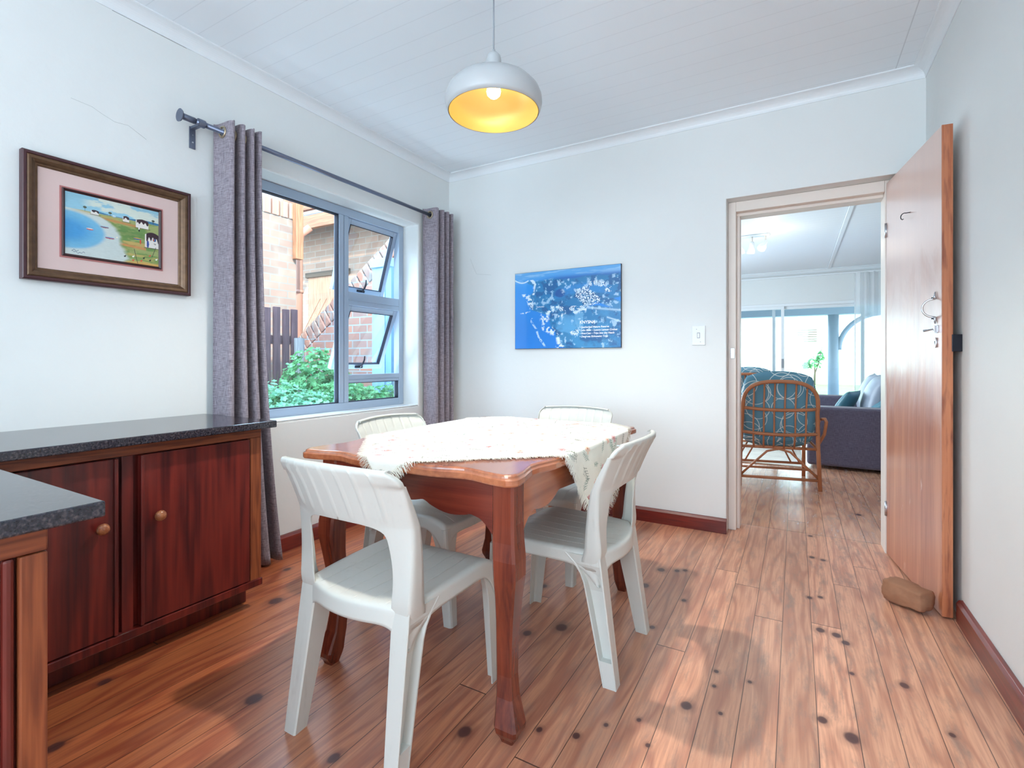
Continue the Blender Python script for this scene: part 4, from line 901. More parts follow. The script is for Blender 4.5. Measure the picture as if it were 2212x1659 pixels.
# ------------------------------------------------------------------ moulded plastic chairs
def chair(label, x, y, rz):
    t = thing('plastic_chair', label, 'chair', (x, y, 0), rz, 'white moulded plastic dining chairs')
    # seat: u across, v front-to-back, wraps into a skirt
    us = []
    ng = 6
    gro = [-.80+1.6*(i+.5)/ng if False else -1+2*(i+1)/(ng+1) for i in range(ng)]
    base = [-1+2*i/42 for i in range(43)]
    for u in base:
        if all(abs(u-g) > .022 for g in gro): us.append(u)
    for g in gro: us += [g-.020, g-.011, g, g+.011, g+.020]
    us = sorted(us); skn = 9
    ux = [-(1+.13*k/skn) for k in range(skn, 0, -1)]+us+[1+.13*k/skn for k in range(1, skn+1)]
    vx = [-(1+.13*k/skn) for k in range(skn, 0, -1)]+[-1+2*i/30 for i in range(31)]+[1+.13*k/skn for k in range(1, skn+1)]
    rows = []
    for v in vx:
        row = []
        for u in ux:
            cu, cv = max(-1, min(1, u)), max(-1, min(1, v)); ou, ov = abs(u)-abs(cu), abs(v)-abs(cv); o_ = min(.13, math.hypot(ou, ov))
            hw = .196+.012*(cv+1)/2
            au = cu*math.sqrt(1-.10*cv*cv); av = cv*math.sqrt(1-.10*cu*cu)
            X_ = au*hw; Y_ = .018+av*.212-(.030*(1-cu*cu) if cv < 0 else 0)*max(0, -cv)**2
            z = .442+.004*cv-.012*(1-cu*cu)*(1-.6*cv*cv)
            if cv > .55: z -= .030*((cv-.55)/.45)**2
            if ou == 0 and ov == 0:
                for g in gro:
                    if abs(u-g) < .0105 and abs(v) < .985: z -= .0085
            if o_ > 0:
                f = o_/.13
                side = ou > ov
                bs = ou/(ou+ov); dep = bs*(.048+.060*abs(cv)**5)+(1-bs)*((.050 if cv < 0 else .040)+.068*abs(cu)**8)
                rad = .012
                z -= dep*f**1.35
                dl = rad*math.sin(min(1, f*3)*PI/2)+.006*f
                X_ += math.copysign(dl, cu)*(1 if ou > 0 else 0)*(ou/max(o_, 1e-6)); Y_ += math.copysign(dl, cv)*(1 if ov > 0 else 0)*(ov/max(o_, 1e-6))
            row.append((X_, Y_, z))
        rows.append(row)
    st_ = MB().grid(rows).build('seat', M_plastic, t, solid=.004, offset=-1)
    # backrest: two posts widening into a ribbed curved slab
    def yc(z):   # lean of the back
        a = (z-.40)/.42; return -.205-.012*a-.108*a*a
    def xo(z): a = max(0, (z-.40)/.42); return -.009*max(0, (.43-z)/.055)+ .2085+.010*math.sin(a*PI*.5)+.006*a
    def xi(z):
        if z >= .655: return 0.0
        if z > .615: k = (z-.615)/.040; return .150*(max(0, 1-k**2.6))**(1/2.6)
        a = max(0, (z-.425)/.19); return .152+.008*math.sin(a*PI)
    zs = [.375, .395, .415]+[.428+.177*i/12 for i in range(12)]+[.605, .615, .622, .630, .637, .643, .648, .652, .6545, .655]+[.655+.160*i/14 for i in range(1, 15)]
    ribs = [-1+2*(i+1)/8 for i in range(7)]
    for _side in (1,):
        mbk = MB()
        for sgn in (-1, 1):
            rows = []
            for j, z in enumerate(zs):
                row = []; Xi, Xo = xi(z), xo(z)
                top = z > .78
                if z > .78: Xo -= .030*((z-.78)/.035)**3 if z < .815 else .030
                M_ = 40
                for i in range(M_+1):
                    a = i/M_; x_ = (Xi+(Xo-Xi)*a)
                    cur = .045*(x_/.22)**2*max(0, min(1, (z-.45)/.2))
                    y_ = yc(z)+cur+.008*max(0, (.43-z)/.055)
                    zz = z-.010*(x_/.22)**2*(1 if z > .78 else 0)
                    if .675 < z < .812:
                        for rb in ribs:
                            d = abs(x_*sgn/.215-rb)
                            if d < .024: y_ -= .0060*math.cos(d/.024*PI/2)**1.5
                    row.append((sgn*x_, y_, zz))
                dep = (.062-.048*max(0, min(1, (z-.42)/.34))**.8) if z > .42 else .062
                for k in range(1, 6):
                    th = k/5; row.append((sgn*(Xo+.005*math.sin(min(1, th*3)*PI/2)), row[M_][1]+dep*th**1.2, row[M_][2]))
                if sgn < 0: row = row[::-1]
                rows.append(row)
            # rolled top rim
            last = rows[-1]; rows.append([(p[0], p[1]+.004, p[2]+.003) for p in last]); rows.append([(p[0], p[1]+.012, p[2]+.003) for p in last]); rows.append([(p[0], p[1]+.016, p[2]-.002) for p in last])
            mbk.grid(rows)
        mbk.build('backrest', M_plastic, t, solid=.005, weld=True, offset=0)
    # inner flange of the posts
    # legs: angle section, rear with a block in the heel
    def leg(sx_, front):
        m_ = MB(); rings = []; n = 14
        for i in range(n+1):
            a = i/n; T = .005
            if front:
                z = .398*(1-a); ox, oy = sx_*(.212-.008*a), .236+.022*a; wx, wy = .064-.024*a, .060-.022*a
                if a < .25: k = (1-a/.25)**2; wx += .03*k; wy += .03*k
                c = .012
                pts = [(ox-sx_*wx, oy), (ox-sx_*c, oy), (ox-sx_*c*.3, oy-c*.3), (ox, oy-c), (ox, oy-wy), (ox-sx_*T, oy-wy), (ox-sx_*T, oy-(c+.002)), (ox-sx_*c, oy-T), (ox-sx_*wx, oy-T)]
            else:
                # channel section, hollow towards the outside of the chair
                z = .424*(1-a); Xo = .2125+.006*a; yb_ = -.2055-.058*a; w_ = .082-.036*a**.8; D = (.030-.004*a)*min(1, max(0, a-.10)/.2)**.6+.0015
                if a < .22: w_ += .05*(1-a/.22)**2
                yf = yb_+w_; xi_ = min(Xo-D-.004, Xo-.060*(1-a)-.043*a)
                P_ = [(Xo-.002, yb_), (Xo, yb_+.002), (Xo, yb_+T), (Xo-D*.9, yb_+T+.002), (Xo-D*.9, yf-T-.004), (Xo, yf-T), (Xo, yf), (xi_, yf), (xi_-.004, yb_+.004), (xi_, yb_)]
                pts = [(sx_*p[0], p[1]) for p in P_]
            rings.append([(p[0], p[1], z) for p in pts])
        m_.loft(rings)
        if not front:
            b0 = []
            for z in (.0, .085):
                a = 1-z/.424; Xo = .2125+.006*a-.001; yb_ = -.2055-.058*a+.004; w_ = .082-.036*a**.8-.008
                b0.append([(sx_*Xo, yb_, z), (sx_*Xo, yb_+w_, z), (sx_*(Xo-.027), yb_+w_, z), (sx_*(Xo-.027), yb_, z)])
            m_.loft(b0)
        return m_.build('leg', M_plastic, t)
    for sx_ in (-1, 1):
        for fr_ in (False, True): leg(sx_, fr_)
    return t
ch = chair('white plastic chair nearest the viewer, its ribbed back towards the camera', -1.09, 1.20, 0)
for lab, x, y, rz in (('white plastic chair on the doorway side of the table, under the hanging cloth corner', -.775, 1.805, PI/2),
                      ('white plastic chair on the window side of the table', -1.47, 1.83, -PI/2),
                      ('white plastic chair at the far end of the table, below the poster', -1.13, 2.47, PI)):
    c = copy_tree(ch); c.location = (x, y, 0); c.rotation_euler = (0, 0, rz); c['label'] = lab

# ------------------------------------------------------------------ pendant lamp
LX, LY, LZ = -1.102, 1.775, 2.134
pl = thing('pendant_lamp', 'white dome pendant lamp with gold inside hanging over the table', 'lamp', (LX, LY, LZ))
outp = [(.190, 0), (.197, .016), (.202, .038), (.200, .062), (.190, .086), (.166, .112), (.126, .132), (.078, .144), (.036, .148)]
MB().lathe(outp, 64).build('shade', M_lampw, pl, solid=.0015, offset=1)
inp = [(r_-.003 if r_ > .05 else r_, z-.002 if z > .01 else z) for r_, z in outp]
MB().lathe(inp, 64).build('shade_lining', M_gold, pl)
MB().lathe([(.0365, .146), (.034, .160), (.032, .185), (.0315, .222), (.029, .236), (.020, .246), (.008, .249), (.006, .252), (.006, .264), (0, .264)], 32).build('lamp_cap', M_lampw, pl)
MB().tube([(0, 0, .262), (0, 0, ZC-LZ)], .0035, 8).build('cable', M_cord, pl)
MB().lathe([(.018, .146), (.018, .126), (.0, .126)], 24).build('lamp_holder', M_lampw, pl)
M_bulb = emis('glowing_bulb', (1, .86, .62), 13)
MB().lathe([(.013, .128), (.018, .118), (.027, .104), (.030, .088), (.027, .074), (.016, .063), (0, .059)], 24).build('bulb', M_bulb, pl)
bl_ = bpy.data.lights.new('bulb_light', 'SPOT'); bl_.energy = 78; bl_.color = (1, .93, .82); bl_.shadow_soft_size = .03; bl_.spot_size = math.radians(140); bl_.spot_blend = .5
blo = bpy.data.objects.new('bulb_light', bl_); C.objects.link(blo); blo.location = (LX, LY, LZ+.055)

# ================================================================== the lounge beyond the doorway
FY = 10.0
mb = 0
struct(wall_cells('wall_far', 'y', FY, FY+.2, [-2.98, -2.7, 1.95, 3.0], [0, 2.10, ZC], {(1, 0)}, M_wall), 'lounge wall above the sliding door')
struct(MB().box(-2.98, -2.80, YB+.25, FY, 0, ZC).build('wall_lounge_left', M_wall), 'lounge side wall'); struct(MB().box(2.98, 3.15, YB+.25, FY, 0, ZC).build('wall_lounge_right', M_wall), 'lounge side wall')
struct((lambda m: (cove(m, (-2.80, FY, 0), (2.98, FY, 0), (0, -1, 0)), m)[1])(MB()).build('trim_6', M_trimw), 'white cornice in the lounge')
struct(MB().box(.475, .515, YB+.26, FY-.06, ZC-.010, ZC).build('trim_7', M_trimw), 'white cover strip on the lounge ceiling')
sd = thing('window_2', 'wide white framed sliding glass door at the far end of the lounge', 'door', (0, FY+.06, 0)); sd['kind'] = 'structure'; sd.name = 'door_2'; del sd['category']
mb = MB().box(-2.70, -2.64, -.05, .05, 0, 2.10).box(1.89, 1.95, -.05, .05, 0, 2.10).box(-2.64, 1.89, -.05, .05, 2.05, 2.10).box(-2.64, 1.89, -.05, .05, 0, .03)
mb.build('outer_frame', M_trimw, sd, bevel=.003)
for (a, b, y0, g) in ((-2.64, -.17, -.04, 1), (-.36, 1.0, .005, 0), (.86, 1.89, -.04, 0)):
    mb = MB(); w = .05; mb.box(a, a+w, y0, y0+.03, .03, 2.05).box(b-w, b, y0, y0+.03, .03, 2.05).box(a+w, b-w, y0, y0+.03, 2.0, 2.05).box(a+w, b-w, y0, y0+.03, .03, .10)
    if a == .86: mb = MB().box(.86, .872, y0, y0+.02, .03, 2.05).box(.872, 1.89, y0, y0+.02, 2.0, 2.05).box(.872, 1.89, y0, y0+.02, .03, .10)
    p_ = mb.build('door_panel', M_trimw, sd, bevel=.002)
    MB().box(a+w, b-w, y0+.012, y0+.016, .10, 2.0).build('glass_pane', M_glass, p_)
    if g: MB().box(-.215, -.178, y0-.03, y0, .96, 1.12).build('door_lock', M_cord, p_, bevel=.003)
tag(MB().box(-2.9, 2.2, FY-.11, FY-.08, 2.535, 2.56).build('curtain_track', M_trimw, bevel=.003), 'thin white curtain track under the lounge cornice', 'curtain track')
def sheer_mat():
    m = bpy.data.materials.new('white_voile'); m.use_nodes = True; n = m.node_tree.nodes; l = m.node_tree.links
    n.remove(n['Principled BSDF']); t = n.new('ShaderNodeBsdfTransparent'); d = n.new('ShaderNodeBsdfDiffuse'); d.inputs[0].default_value = (.88, .9, .92, 1); tr = n.new('ShaderNodeBsdfTranslucent'); tr.inputs[0].default_value = (.9, .93, .96, 1)
    a = n.new('ShaderNodeMixShader'); a.inputs[0].default_value = .5; b = n.new('ShaderNodeMixShader'); b.inputs[0].default_value = .55
    l.new(d.outputs[0], a.inputs[1]); l.new(tr.outputs[0], a.inputs[2]); l.new(t.outputs[0], b.inputs[1]); l.new(a.outputs[0], b.inputs[2]); l.new(b.outputs[0], n['Material Output'].inputs['Surface']); return m
M_voile = sheer_mat()
rows = []
for j in range(21):
    z = 2.54-2.52*j/20; rows.append([(.84+1.35*i/160+.01*math.sin(i*.9+j*.1), FY-.095+(.030*math.sin(i*.52+.6*math.sin(i*.07)))*(1-.1*j/20), z) for i in range(161)])
tag(MB().grid(rows).build('sheer_curtain', M_voile), 'sheer white curtain hanging at the right of the sliding door', 'curtain')

# sofa
so = thing('sofa', 'grey-purple upholstered sofa seen from its arm end in the lounge', 'sofa', (.60, 7.0, 0), math.radians(-3))
mb = MB().box(-.44, .44, -1.12, -.88, .03, .622); mb.build('armrest', M_sofa, so, bevel=.03, seg=4)
MB().box(-.44, .44, .88, 1.12, .03, .622).build('armrest', M_sofa, so, bevel=.03, seg=4)
MB().box(-.42, .44, -.88, .88, .05, .30).build('base', M_sofa, so, bevel=.02, seg=3)
MB().box(.26, .46, -.88, .88, .30, .70).build('backrest', M_sofa, so, bevel=.04, seg=4)
M_satin = plain('silver_grey_satin', srgb(150, 160, 176), .38, var=.1, scale=3)
for k in range(2): MB().box(-.45, .26, -.875+.88*k, -.005+.88*k, .30, .45).build('seat_cushion', M_sofa, so, bevel=.04, seg=4)
def pillow(name, w, h, d, mat, parent=None, n=18, rnd_=0):
    rows = []; mb = MB()
    for s_ in (1, -1):
        rows = []
        for j in range(n+1):
            v = -1+2*j/n; row = []
            for i in range(n+1):
                u = -1+2*i/n; k = ((1-u*u)*(1-v*v))**.42; pinch = 1-rnd_*(u*u*v*v)-(0 if rnd_ else .055)*((1-u*u)*abs(v)+(1-v*v)*abs(u))
                row.append((u*w/2*pinch, s_*d/2*k, v*h/2*pinch))
            rows.append(row if s_ > 0 else row[::-1])
        mb.grid(rows)
    return mb.build(name, mat, parent, weld=True)
for k in range(2):
    o = pillow('back_cushion', .84, .52, .24, M_satin, so); o.location = (.17, -.44+.88*k, .68); o.rotation_euler = (math.radians(-16), 0, math.radians(90)); o.rotation_euler = (math.radians(16), 0, math.radians(90+0))
M_teal = plain('teal_satin', srgb(86, 134, 150), .35, var=.1, scale=3)
for i, (x, y, z, rx, rz, lab) in enumerate(((.47, 6.50, .60, 30, 70, 'teal satin cushion leaning on the sofa seat, larger one seen over the arm'), (.70, 6.27, .57, 38, 95, 'teal satin cushion tucked lowest behind the near sofa arm'))):
    o = pillow('scatter_cushion', .42, .38, .13, M_teal); o.location = (x, y, z); o.rotation_euler = (math.radians(rx), 0, math.radians(rz)); tag(o, lab, 'cushion', 'teal cushions on the sofa')

# rug
M_rug = fabric('pale_woven_rug', srgb(206, 200, 188), srgb(232, 228, 216), 120)
tag(MB().box(-2.0, .06, 5.85, 7.9, .001, .014).build('rug', M_rug, bevel=.004), 'pale woven rug on the lounge floor beyond the rattan chair', 'rug')

# rattan chairs
def ring_fabric():
    m, n, l, p = new('teal_cloth_with_rings'); put(p, rough=.85)
    base = srgb(92, 138, 158); line = srgb(206, 214, 214); c = None; msk = None
    for k, (sc, r0) in enumerate(((4.0, .40), (4.9, .44), (3.5, .38))):
        v = coords(n, l, rot=(PI/2, 0, 0), loc=(k*3.3, k*1.7, k*2.1)); sp = n.new('ShaderNodeSeparateXYZ'); l.new(v, sp.inputs[0]); cb_ = n.new('ShaderNodeCombineXYZ'); l.new(sp.outputs[0], cb_.inputs[0]); l.new(sp.outputs[1], cb_.inputs[1])
        vo = n.new('ShaderNodeTexVoronoi'); vo.voronoi_dimensions = '2D'; vo.inputs['Scale'].default_value = sc; vo.inputs['Randomness'].default_value = .55; l.new(cb_.outputs[0], vo.inputs['Vector'])
        d = math_(n, l, 'ABSOLUTE', math_(n, l, 'SUBTRACT', vo.outputs['Distance'], r0)); q = math_(n, l, 'LESS_THAN', d, .0026*sc)
        msk = q if msk is None else math_(n, l, 'MAXIMUM', msk, q)
    l.new(mixc(n, l, msk, base, line), p.inputs['Base Color']); return m
M_ringc = ring_fabric()
def rattan_chair(label, x, y, rz):
    t = thing('rattan_armchair', label, 'chair', (x, y, 0), rz, 'rattan armchairs in the lounge')
    w = .285
    def rearx(z): return w+.012*(1-z/.7) if z < .7 else w
    # rear hoop with legs
    pts = [(-w-.022, -.02, .0), (-w-.012, 0, .34), (-w, -.03, .66)]
    for i in range(0, 17):
        a = PI-PI*i/16; pts.append((w*math.copysign(abs(math.cos(a))**.7, math.cos(a)), -.05-.05*math.sin(a), .70+.215*abs(math.sin(a))**.75))
    pts += [(w, -.03, .66), (w+.012, 0, .34), (w+.022, -.02, 0)]
    MB().tube(pts, .0165, 12).build('back_hoop', M_rattan, t)
    for (z, yb_, cur) in ((.685, -.04, .03), (.475, -.02, .05)):
        MB().tube([(w*u, yb_-cur*(1-u*u)*.4, z-.015*(1-u*u)) for u in [-1+2*i/10 for i in range(11)]], .014, 10).build('cross_rail', M_rattan, t)
    for z, yy in ((.345, 0.0), (.085, -.012)):
        MB().tube([(-w-.01, yy, z), (w+.01, yy, z)], .0125, 10).build('cross_rail', M_rattan, t)
    for k in range(6):
        u = -.70+1.40*k/5; zt = .70+.215*abs(math.sin(math.acos(max(-1, min(1, u))**1)))**.75-.01
        MB().tube([(u*w*.98, -.008, .345), (u*w, -.022-.02*(1-u*u), .475), (u*w, -.045, .685), (u*w, -.085, zt)], .0075, 8).build('spindle', M_rattan, t)
    MB().tube([(-w-.01, -.012, .10), (-.18, -.008, .22), (-.09, -.005, .31), (0, -.004, .335), (.09, -.005, .31), (.18, -.008, .22), (w+.01, -.012, .10)], .0095, 8).build('arch_brace', M_rattan, t)
    for s_ in (-1, 1):
        # front leg, arm with scroll, side rails
        MB().tube([(s_*(w+.02), .56, 0), (s_*(w+.02), .55, .38), (s_*(w+.025), .57, .50), (s_*(w+.03), .55, .575), (s_*(w+.035), .45, .60), (s_*(w+.03), .2, .60), (s_*(w+.01), -.02, .585)], .0165, 12).build('arm', M_rattan, t)
        MB().tube([(s_*(w+.035), .0, .60), (s_*(w+.055), -.03, .605), (s_*(w+.065), -.03, .58), (s_*(w+.062), .02, .47), (s_*(w+.03), .10, .36)], .013, 10).build('arm_scroll', M_rattan, t)
        MB().tube([(s_*(w+.01), -.01, .345), (s_*(w+.02), .55, .38)], .012, 10).build('side_rail', M_rattan, t)
        MB().tube([(s_*(w+.018), -.012, .10), (s_*(w+.02), .56, .10)], .012, 10).build('side_rail', M_rattan, t)
        for k in range(2): MB().tube([(s_*(.09+.07*k), .53, .345), (s_*(.20+.07*k), .55, .12)], .0075, 8).build('diagonal_brace', M_rattan, t)
    for z in (.36, .12): MB().tube([(-w-.02, .555, z), (w+.02, .555, z)], .012, 10).build('cross_rail', M_rattan, t)
    MB().tube([(-w-.02, .30, .11), (w+.02, .30, .11)], .011, 10).build('cross_rail', M_rattan, t)
    o = pillow('back_cushion', .60, .68, .17, M_ringc, t, 22, .16); o.location = (0, .045, .665); o.rotation_euler = (math.radians(9), 0, 0)
    # squarer pillow
    o2 = pillow('seat_cushion', .60, .56, .15, M_ringc, t, 22, .14); o2.location = (0, .29, .42); o2.rotation_euler = (math.radians(90), 0, 0)
    return t
rc = rattan_chair('rattan armchair with teal ring-patterned cushions, its back to the doorway', -.125, 4.83, math.radians(11))
r2 = copy_tree(rc); r2.location = (-.50, 6.75, .0145); r2.rotation_euler = (0, 0, math.radians(6)); r2['label'] = 'second rattan armchair farther in, only its cushion top showing behind the first'

# ceiling spotlights
sp = thing('ceiling_spotlight', 'white three-headed spotlight bar on the lounge ceiling, one head lit', 'light', (-.47, 6.87, ZC))
MB().box(-.20, .20, -.045, .045, -.022, -.0005).build('base_plate', M_trimw, sp, bevel=.01, seg=3)
for k, (xx, rx, ry) in enumerate(((-.15, 15, -12), (0, 25, 10), (.15, -35, 25))):
    MB().tube([(xx, 0, -.02), (xx, 0, -.10)], .011, 10).build('stem', M_cream, sp)
    M4 = Matrix.Translation((xx, 0, -.10)) @ Matrix.Rotation(math.radians(ry), 4, 'Y') @ Matrix.Rotation(math.radians(rx), 4, 'X')
    MB().lathe([(0, .02), (.02, .018), (.028, .0), (.030, -.05), (.046, -.085), (.048, -.125), (.043, -.125), (.041, -.09), (.0, -.088)], 24, (0, 0, 0), M4).build('spot_head', M_trimw, sp)
    MB().lathe([(.041, -.118), (.0, -.112)], 24, (0, 0, 0), M4).build('reflector_lens', emis('lit_reflector', (1, .9, .7), 30) if k == 2 else M_cord, sp)
sl = bpy.data.lights.new('spot_glow', 'POINT'); sl.energy = 3.5; sl.color = (1, .9, .72); sl.shadow_soft_size = .05; slo = bpy.data.objects.new('spot_glow', sl); C.objects.link(slo); slo.location = (-.26, 6.74, ZC-.33)

# ================================================================== outside the sliding door
M_pave = plain('pale_grey_paving', srgb(176, 182, 190), .8, var=.05)
struct(tag(MB().box(-8, 9, FY+.25, 18.4, -.20, -.10).build('veranda_floor', M_pave), 'pale paving outside the sliding door')); 
gl = tag(MB().box(-30, 40, 18.4, 60, -.22, -.12).build('lawn', plain('lawn_green', srgb(120, 168, 84), .9, var=.3, scale=3, bmp=.4)), 'green lawn strip beyond the paving'); struct(gl)
M_colw = plain('pale_blue_grey_paint', srgb(150, 166, 172), .5, var=.02)
struct(tag(MB().box(-8, 9, 14.15, 14.45, 2.20, 2.62).build('veranda_beam', M_colw, bevel=.01), 'pale blue veranda beam outside'))
struct(MB().box(-8, 9, FY+.2, 14.45, 2.62, 2.72).build('veranda_roof', M_colw), 'veranda roof')
tag(MB().tube([(.80, 14.3, -.10), (.80, 14.3, 2.20)], .115, 28).build('veranda_column', M_colw), 'round pale blue-grey veranda column outside the sliding door', 'column')
pts = [(.915+.85*(1-math.cos(a)), 14.3, 1.35+.85*math.sin(a)) for a in [PI/2*i/14 for i in range(15)]]
tag(MB().tube(pts, .055, 12).build('column_brace', M_colw), 'curved pale brace rising from the column to the beam', 'brace')
nb = thing('neighbour_house', 'bright white neighbouring house wall across the lawn', 'building', (0, 30, -.12))
M_white = plain('white_painted_render', (.88, .88, .88), .8, var=.02)
MB().box(-30, 40, 0, .3, 0, 7).build('wall', M_white, nb)
mb = MB(); mb.box(.02, 1.05, -.07, 0, 2.14, 2.90)
vt = mb.build('wall_vent', M_white, nb, bevel=.01)
mb = MB()
for k in range(6): mb.box(.10, .97, -.10, -.06, 2.20+.115*k, 2.235+.115*k)
mb.build('louvre', M_stem, vt)
def leaf_cloud(name, centres, nleaf, size, mat, parent, seed=1, lobes=5):
    r = random.Random(seed); mb = MB()
    for q in range(nleaf):
        cx, cy, cz, rx, ry, rz_ = r.choice(centres)
        a, b = r.uniform(0, 2*PI), math.acos(r.uniform(-.35, 1)); rad = r.uniform(.70, 1.04)
        nx, ny, nz = math.sin(b)*math.cos(a), math.sin(b)*math.sin(a), math.cos(b)
        P = Vector((cx+rx*rad*nx, cy+ry*rad*ny, cz+rz_*rad*nz)); nrm = (Vector((nx, ny, nz+.4))+Vector((r.uniform(-.7, .7), r.uniform(-.7, .7), r.uniform(-.4, .7)))).normalized()
        tx = nrm.orthogonal().normalized(); ty = nrm.cross(tx); s_ = size*r.uniform(.6, 1.25); n_ = lobes*4; vs = [P]
        a0 = r.random()*6
        for k in range(n_):
            th = a0+2*PI*k/n_; rr = s_*(.80+.20*math.cos(lobes*(th-a0))); vs.append(P+tx*rr*math.cos(th)+ty*rr*math.sin(th)+nrm*s_*(.30+.14*math.cos(th*lobes*1.0+1)))
        mb.add(vs, [(0, 1+k, 1+(k+1) % n_) for k in range(n_)], True)
    return mb.build(name, mat, parent)
gs = thing('garden_shrub', 'small leafy shrub against the white house wall across the lawn', 'shrub', (.83, 29.0, -.12))
leaf_cloud('foliage', [(0, 0, 1.0, .3, .3, .4), (.25, 0, 1.3, .15, .2, .4), (-.3, 0, .9, .2, .25, .25)], 260, .07, M_leaf, gs, 4)
MB().tube([(0, 0, 0), (.02, 0, .6), (0, 0, 1.1)], [.05, .04, .02], 8).tube([(0, 0, .5), (.15, 0, 1.0), (.35, 0, 2.0)], [.03, .025, .01], 8).build('stem', M_stem, gs)

# ================================================================== the side court outside the dining window
struct(MB().box(-14, -2.80, -6, FY+.25, -.3, .12).build('court_ground', M_soil), 'garden soil outside the window')
bw = thing('brick_wall', 'tall brick wall with white corrugated screen on top, outside the window at left', 'wall', (-5.3, 3.96, .1))
MB().box(-.25, 0, -3.4, 0, 0, 2.70).build('brickwork', M_brickX, bw)
mb = MB()
for k in range(30): mb.box(-.27, .015, -.098-.112*k, -.008-.112*k, 2.70, 2.89)
mb.build('coping', brick('coping_bricks', srgb(180, 130, 104), srgb(160, 128, 116), srgb(190, 184, 170), plane='z'), bw, bevel=.008)
rows = [[(-.10+.018*math.sin(i*1.05), -3.3+.0275*i, z) for i in range(117)] for z in (2.89, 4.4)]
MB().grid(rows).build('corrugated_screen', plain('white_corrugated_sheet', (.85, .87, .88), .5), bw, solid=.004)
b2 = thing('house_wall_outside', 'pale bagged brick wall of the building behind the stairs', 'building', (-5.5, 4.95, .1))
MB().box(-4.5, 2.45, 0, .25, 0, 5.0).build('brickwork', M_brickP, b2)
M_gate = wood('pale_gate_planks', srgb(164, 120, 92), srgb(206, 168, 136), 2, .8, .7, 0)
mb = MB().box(-.80, -.05, -.03, .0, .9, 2.22)
gt = mb.build('plank_door', M_gate, b2)
mb = MB()
for k in range(7):
    M4 = Matrix.Translation((-.85+.14*k, -.040, 1.5)) @ Matrix.Rotation(math.radians(38), 4, 'Y'); mb.box(-.002, .002, .006, .012, -.50, .50, M4)
mb.build('plank_gap', M_timberz, gt)
MB().box(-.85, .05, -.05, 0, 2.22, 2.29).build('door_lintel', M_stem, b2)
# pergola beams and post
for z0, z1, yy, lab in ((2.88, 3.06, 4.5, 'lower orange-brown pergola beam above the stairs'), (3.14, 3.40, 4.5, 'upper pale timber pergola beam above the stairs')):
    tag(MB().box(-7.0, -3.2, yy-.03, yy+.03, z0, z1).build('pergola_beam', M_timber, bevel=.004), lab, 'beam', 'pergola beams')
tag(MB().box(-5.285, -5.215, 3.90, 4.0, 2.32, 4.4).build('timber_post', M_timberz, bevel=.004), 'short orange timber post fixed to the brick wall corner', 'post')
tag(MB().box(-7.0, -3.0, 4.54, 4.94, 3.075, 3.10).build('roof_sheet', M_polyc), 'blue-grey translucent roof sheet behind the pergola beams', 'roof')
tag(MB().tube([(-5.70, 4.30, .12), (-5.70, 4.30, 2.62), (-5.68, 4.32, 2.76), (-5.60, 4.40, 2.86)], .050, 16).tube([(-5.70, 4.30, 1.98), (-5.70, 4.30, 2.02)], .058, 16).build('downpipe', M_pipe), 'pinkish brown rainwater downpipe beside the brick wall corner', 'pipe')
# stair flank
sf = thing('stair_parapet', 'rough brick stair side wall rising to the right outside the window', 'wall', (-5.29, 4.0, .1))
xA, zA, xB, zB = 0.0, 1.16, 1.95, 2.50
MB().prism([(0, 0), (xB, 0), (xB, zB), (0, zA)], 0, .22, 1).build('brickwork', M_brickY, sf)
ang = math.atan2(zB-zA, xB-xA); mb = MB(); Lc = math.hypot(xB-xA, zB-zA); k = 0
while k*.105 < Lc:
    M4 = Matrix.Translation((0, -.012, zA)) @ Matrix.Rotation(-ang, 4, 'Y'); mb.box(.105*k+.006, .105*k+.096, 0, .24, -.10, .105, M4); k += 1
mb.build('coping', brick('stair_coping_bricks', srgb(150, 108, 92), srgb(122, 106, 102), srgb(124, 130, 134), w=.105, h=.3), sf, bevel=.012)
MB().add([(-.75, .05, .55), (0, .05, zA-.05), (0, .23, zA+.05), (-.75, .23, .55), (-.75, .05, 0), (0, .05, 0), (0, .23, 0), (-.75, .23, 0)], [(0, 1, 2, 3), (4, 7, 6, 5), (0, 4, 5, 1), (1, 5, 6, 2), (2, 6, 7, 3), (3, 7, 4, 0)]).build('mortar_ramp', M_postg, sf)
# steel post
bp = thing('steel_post', 'tall pale blue box-section post outside the window at right', 'post', (-3.515, 3.62, .1))
MB().box(-.115, .05, -.05, .05, 0, 1.90).build('post_shaft', M_bluepost, bp, bevel=.004)
MB().box(-.125, .135, -.07, .07, 1.90, 1.985).build('post_cap', M_bluepost, bp, bevel=.004)
MB().box(.055, .13, -.04, .04, 0, 1.90).build('side_panel', plain('deeper_blue_steel', srgb(112, 150, 186), .45, var=.02), bp)
tag(MB().box(-3.43, -3.36, 3.78, 3.85, .1, 1.60).build('timber_upright', M_slat, bevel=.003), 'dark brown timber upright behind the pale blue post', 'post')
# picket fence
fe = thing('picket_fence', 'purple-brown picket fence outside the window behind the geraniums', 'fence', (-4.6, 3.2, .1))
for k in range(14):
    yy = .222-.107*k+(.0 if k else -.01)
    MB().box(-.015, .015, yy-.035, yy+.035, .05, 1.53-.01*math.sin(k*2.3)).build('picket', M_slat, fe, bevel=.003)
MB().box(-.05, -.016, -1.3, .24, 1.16, 1.25).build('fence_rail', M_slat, fe, bevel=.003)
MB().box(-.05, -.016, -1.3, .24, .35, .44).build('fence_rail', M_slat, fe, bevel=.003)
tag(MB().tube([(-4.50, 3.40, .1), (-4.50, 3.40, 1.325)], [.052, .050], 14).build('fence_post', M_postg), 'round grey weathered post at the end of the picket fence', 'post')
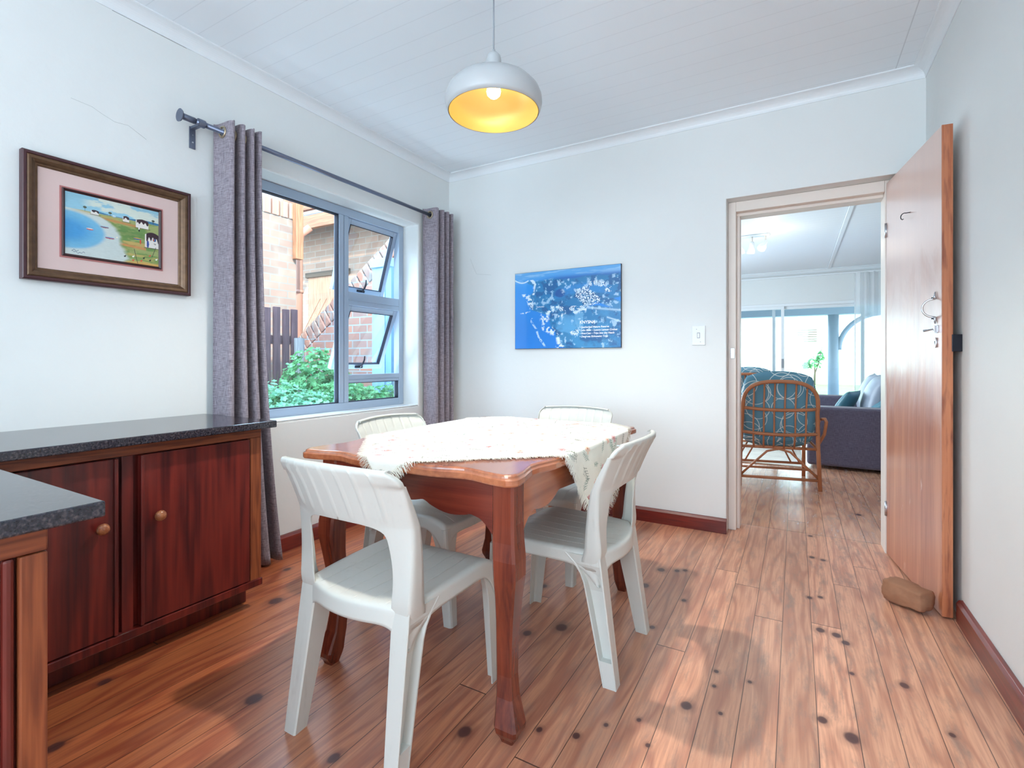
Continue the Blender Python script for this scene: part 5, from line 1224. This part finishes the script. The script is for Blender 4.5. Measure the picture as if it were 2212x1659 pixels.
# geraniums
for i, (lab, loc, cs, nl, sz, mt) in enumerate((
    ('tall green geranium bush in front of the stair wall', (-3.86, 3.10, .1), [(0, 0, .80, .28, .30, .30), (.05, -.20, .55, .30, .3, .28), (-.05, .25, .6, .25, .25, .28), (0, 0, .4, .4, .45, .35)], 1500, .033, M_leaf),
    ('bushy green geranium low beside the window mullion', (-3.42, 3.02, .1), [(0, 0, .55, .26, .35, .26), (.05, .3, .5, .25, .3, .25), (.0, -.1, .3, .3, .5, .3)], 1100, .030, M_leaf),
    ('blue-green geranium clump at the lower left of the window', (-3.62, 2.45, .1), [(0, 0, .56, .30, .36, .26), (.15, .25, .50, .28, .3, .24), (0, -.3, .5, .3, .3, .28), (0, 0, .25, .4, .6, .3)], 1500, .028, M_leaf2),
    ('green geranium under the lower right pane', (-3.25, 3.42, .1), [(0, 0, .50, .22, .4, .27), (-.1, .2, .45, .3, .3, .27)], 650, .030, M_leaf))):
    g = thing('geranium_bush', lab, 'bush', loc, 0, 'geranium bushes outside the window')
    leaf_cloud('foliage', cs, nl, sz, mt, g, 20+i)
    m_ = MB(); rr = random.Random(i)
    for k in range(14):
        c_ = rr.choice(cs); e = Vector((c_[0]+rr.uniform(-.2, .2), c_[1]+rr.uniform(-.2, .2), c_[2]+rr.uniform(0, .15))); m_.tube([(rr.uniform(-.08, .08), rr.uniform(-.1, .1), 0), e*.5+Vector((rr.uniform(-.05, .05), 0, .05)), e], [.012, .009, .004], 6)
    m_.build('stem', M_stem, g)
m_ = MB(); rr = random.Random(9)
for k in range(170):
    x, y = rr.uniform(-4.35, -4.0), rr.uniform(2.5, 3.5); h = rr.uniform(.45, .95); a = rr.uniform(0, 6.28); b = rr.uniform(.05, .30)
    p = [Vector((x+b*math.cos(a)*t*t, y+b*math.sin(a)*t*t, .1+h*t-.12*t*t*b*3)) for t in (0, .35, .7, 1)]
    m_.grid([[q+Vector((-math.sin(a), math.cos(a), 0))*.006*(1-i/3.2), q-Vector((-math.sin(a), math.cos(a), 0))*.006*(1-i/3.2)] for i, q in enumerate(p)], False)
tag(m_.build('tall_grass', M_grassb), 'long pale grass blades between the geraniums and the fence', 'grass', kind='stuff')
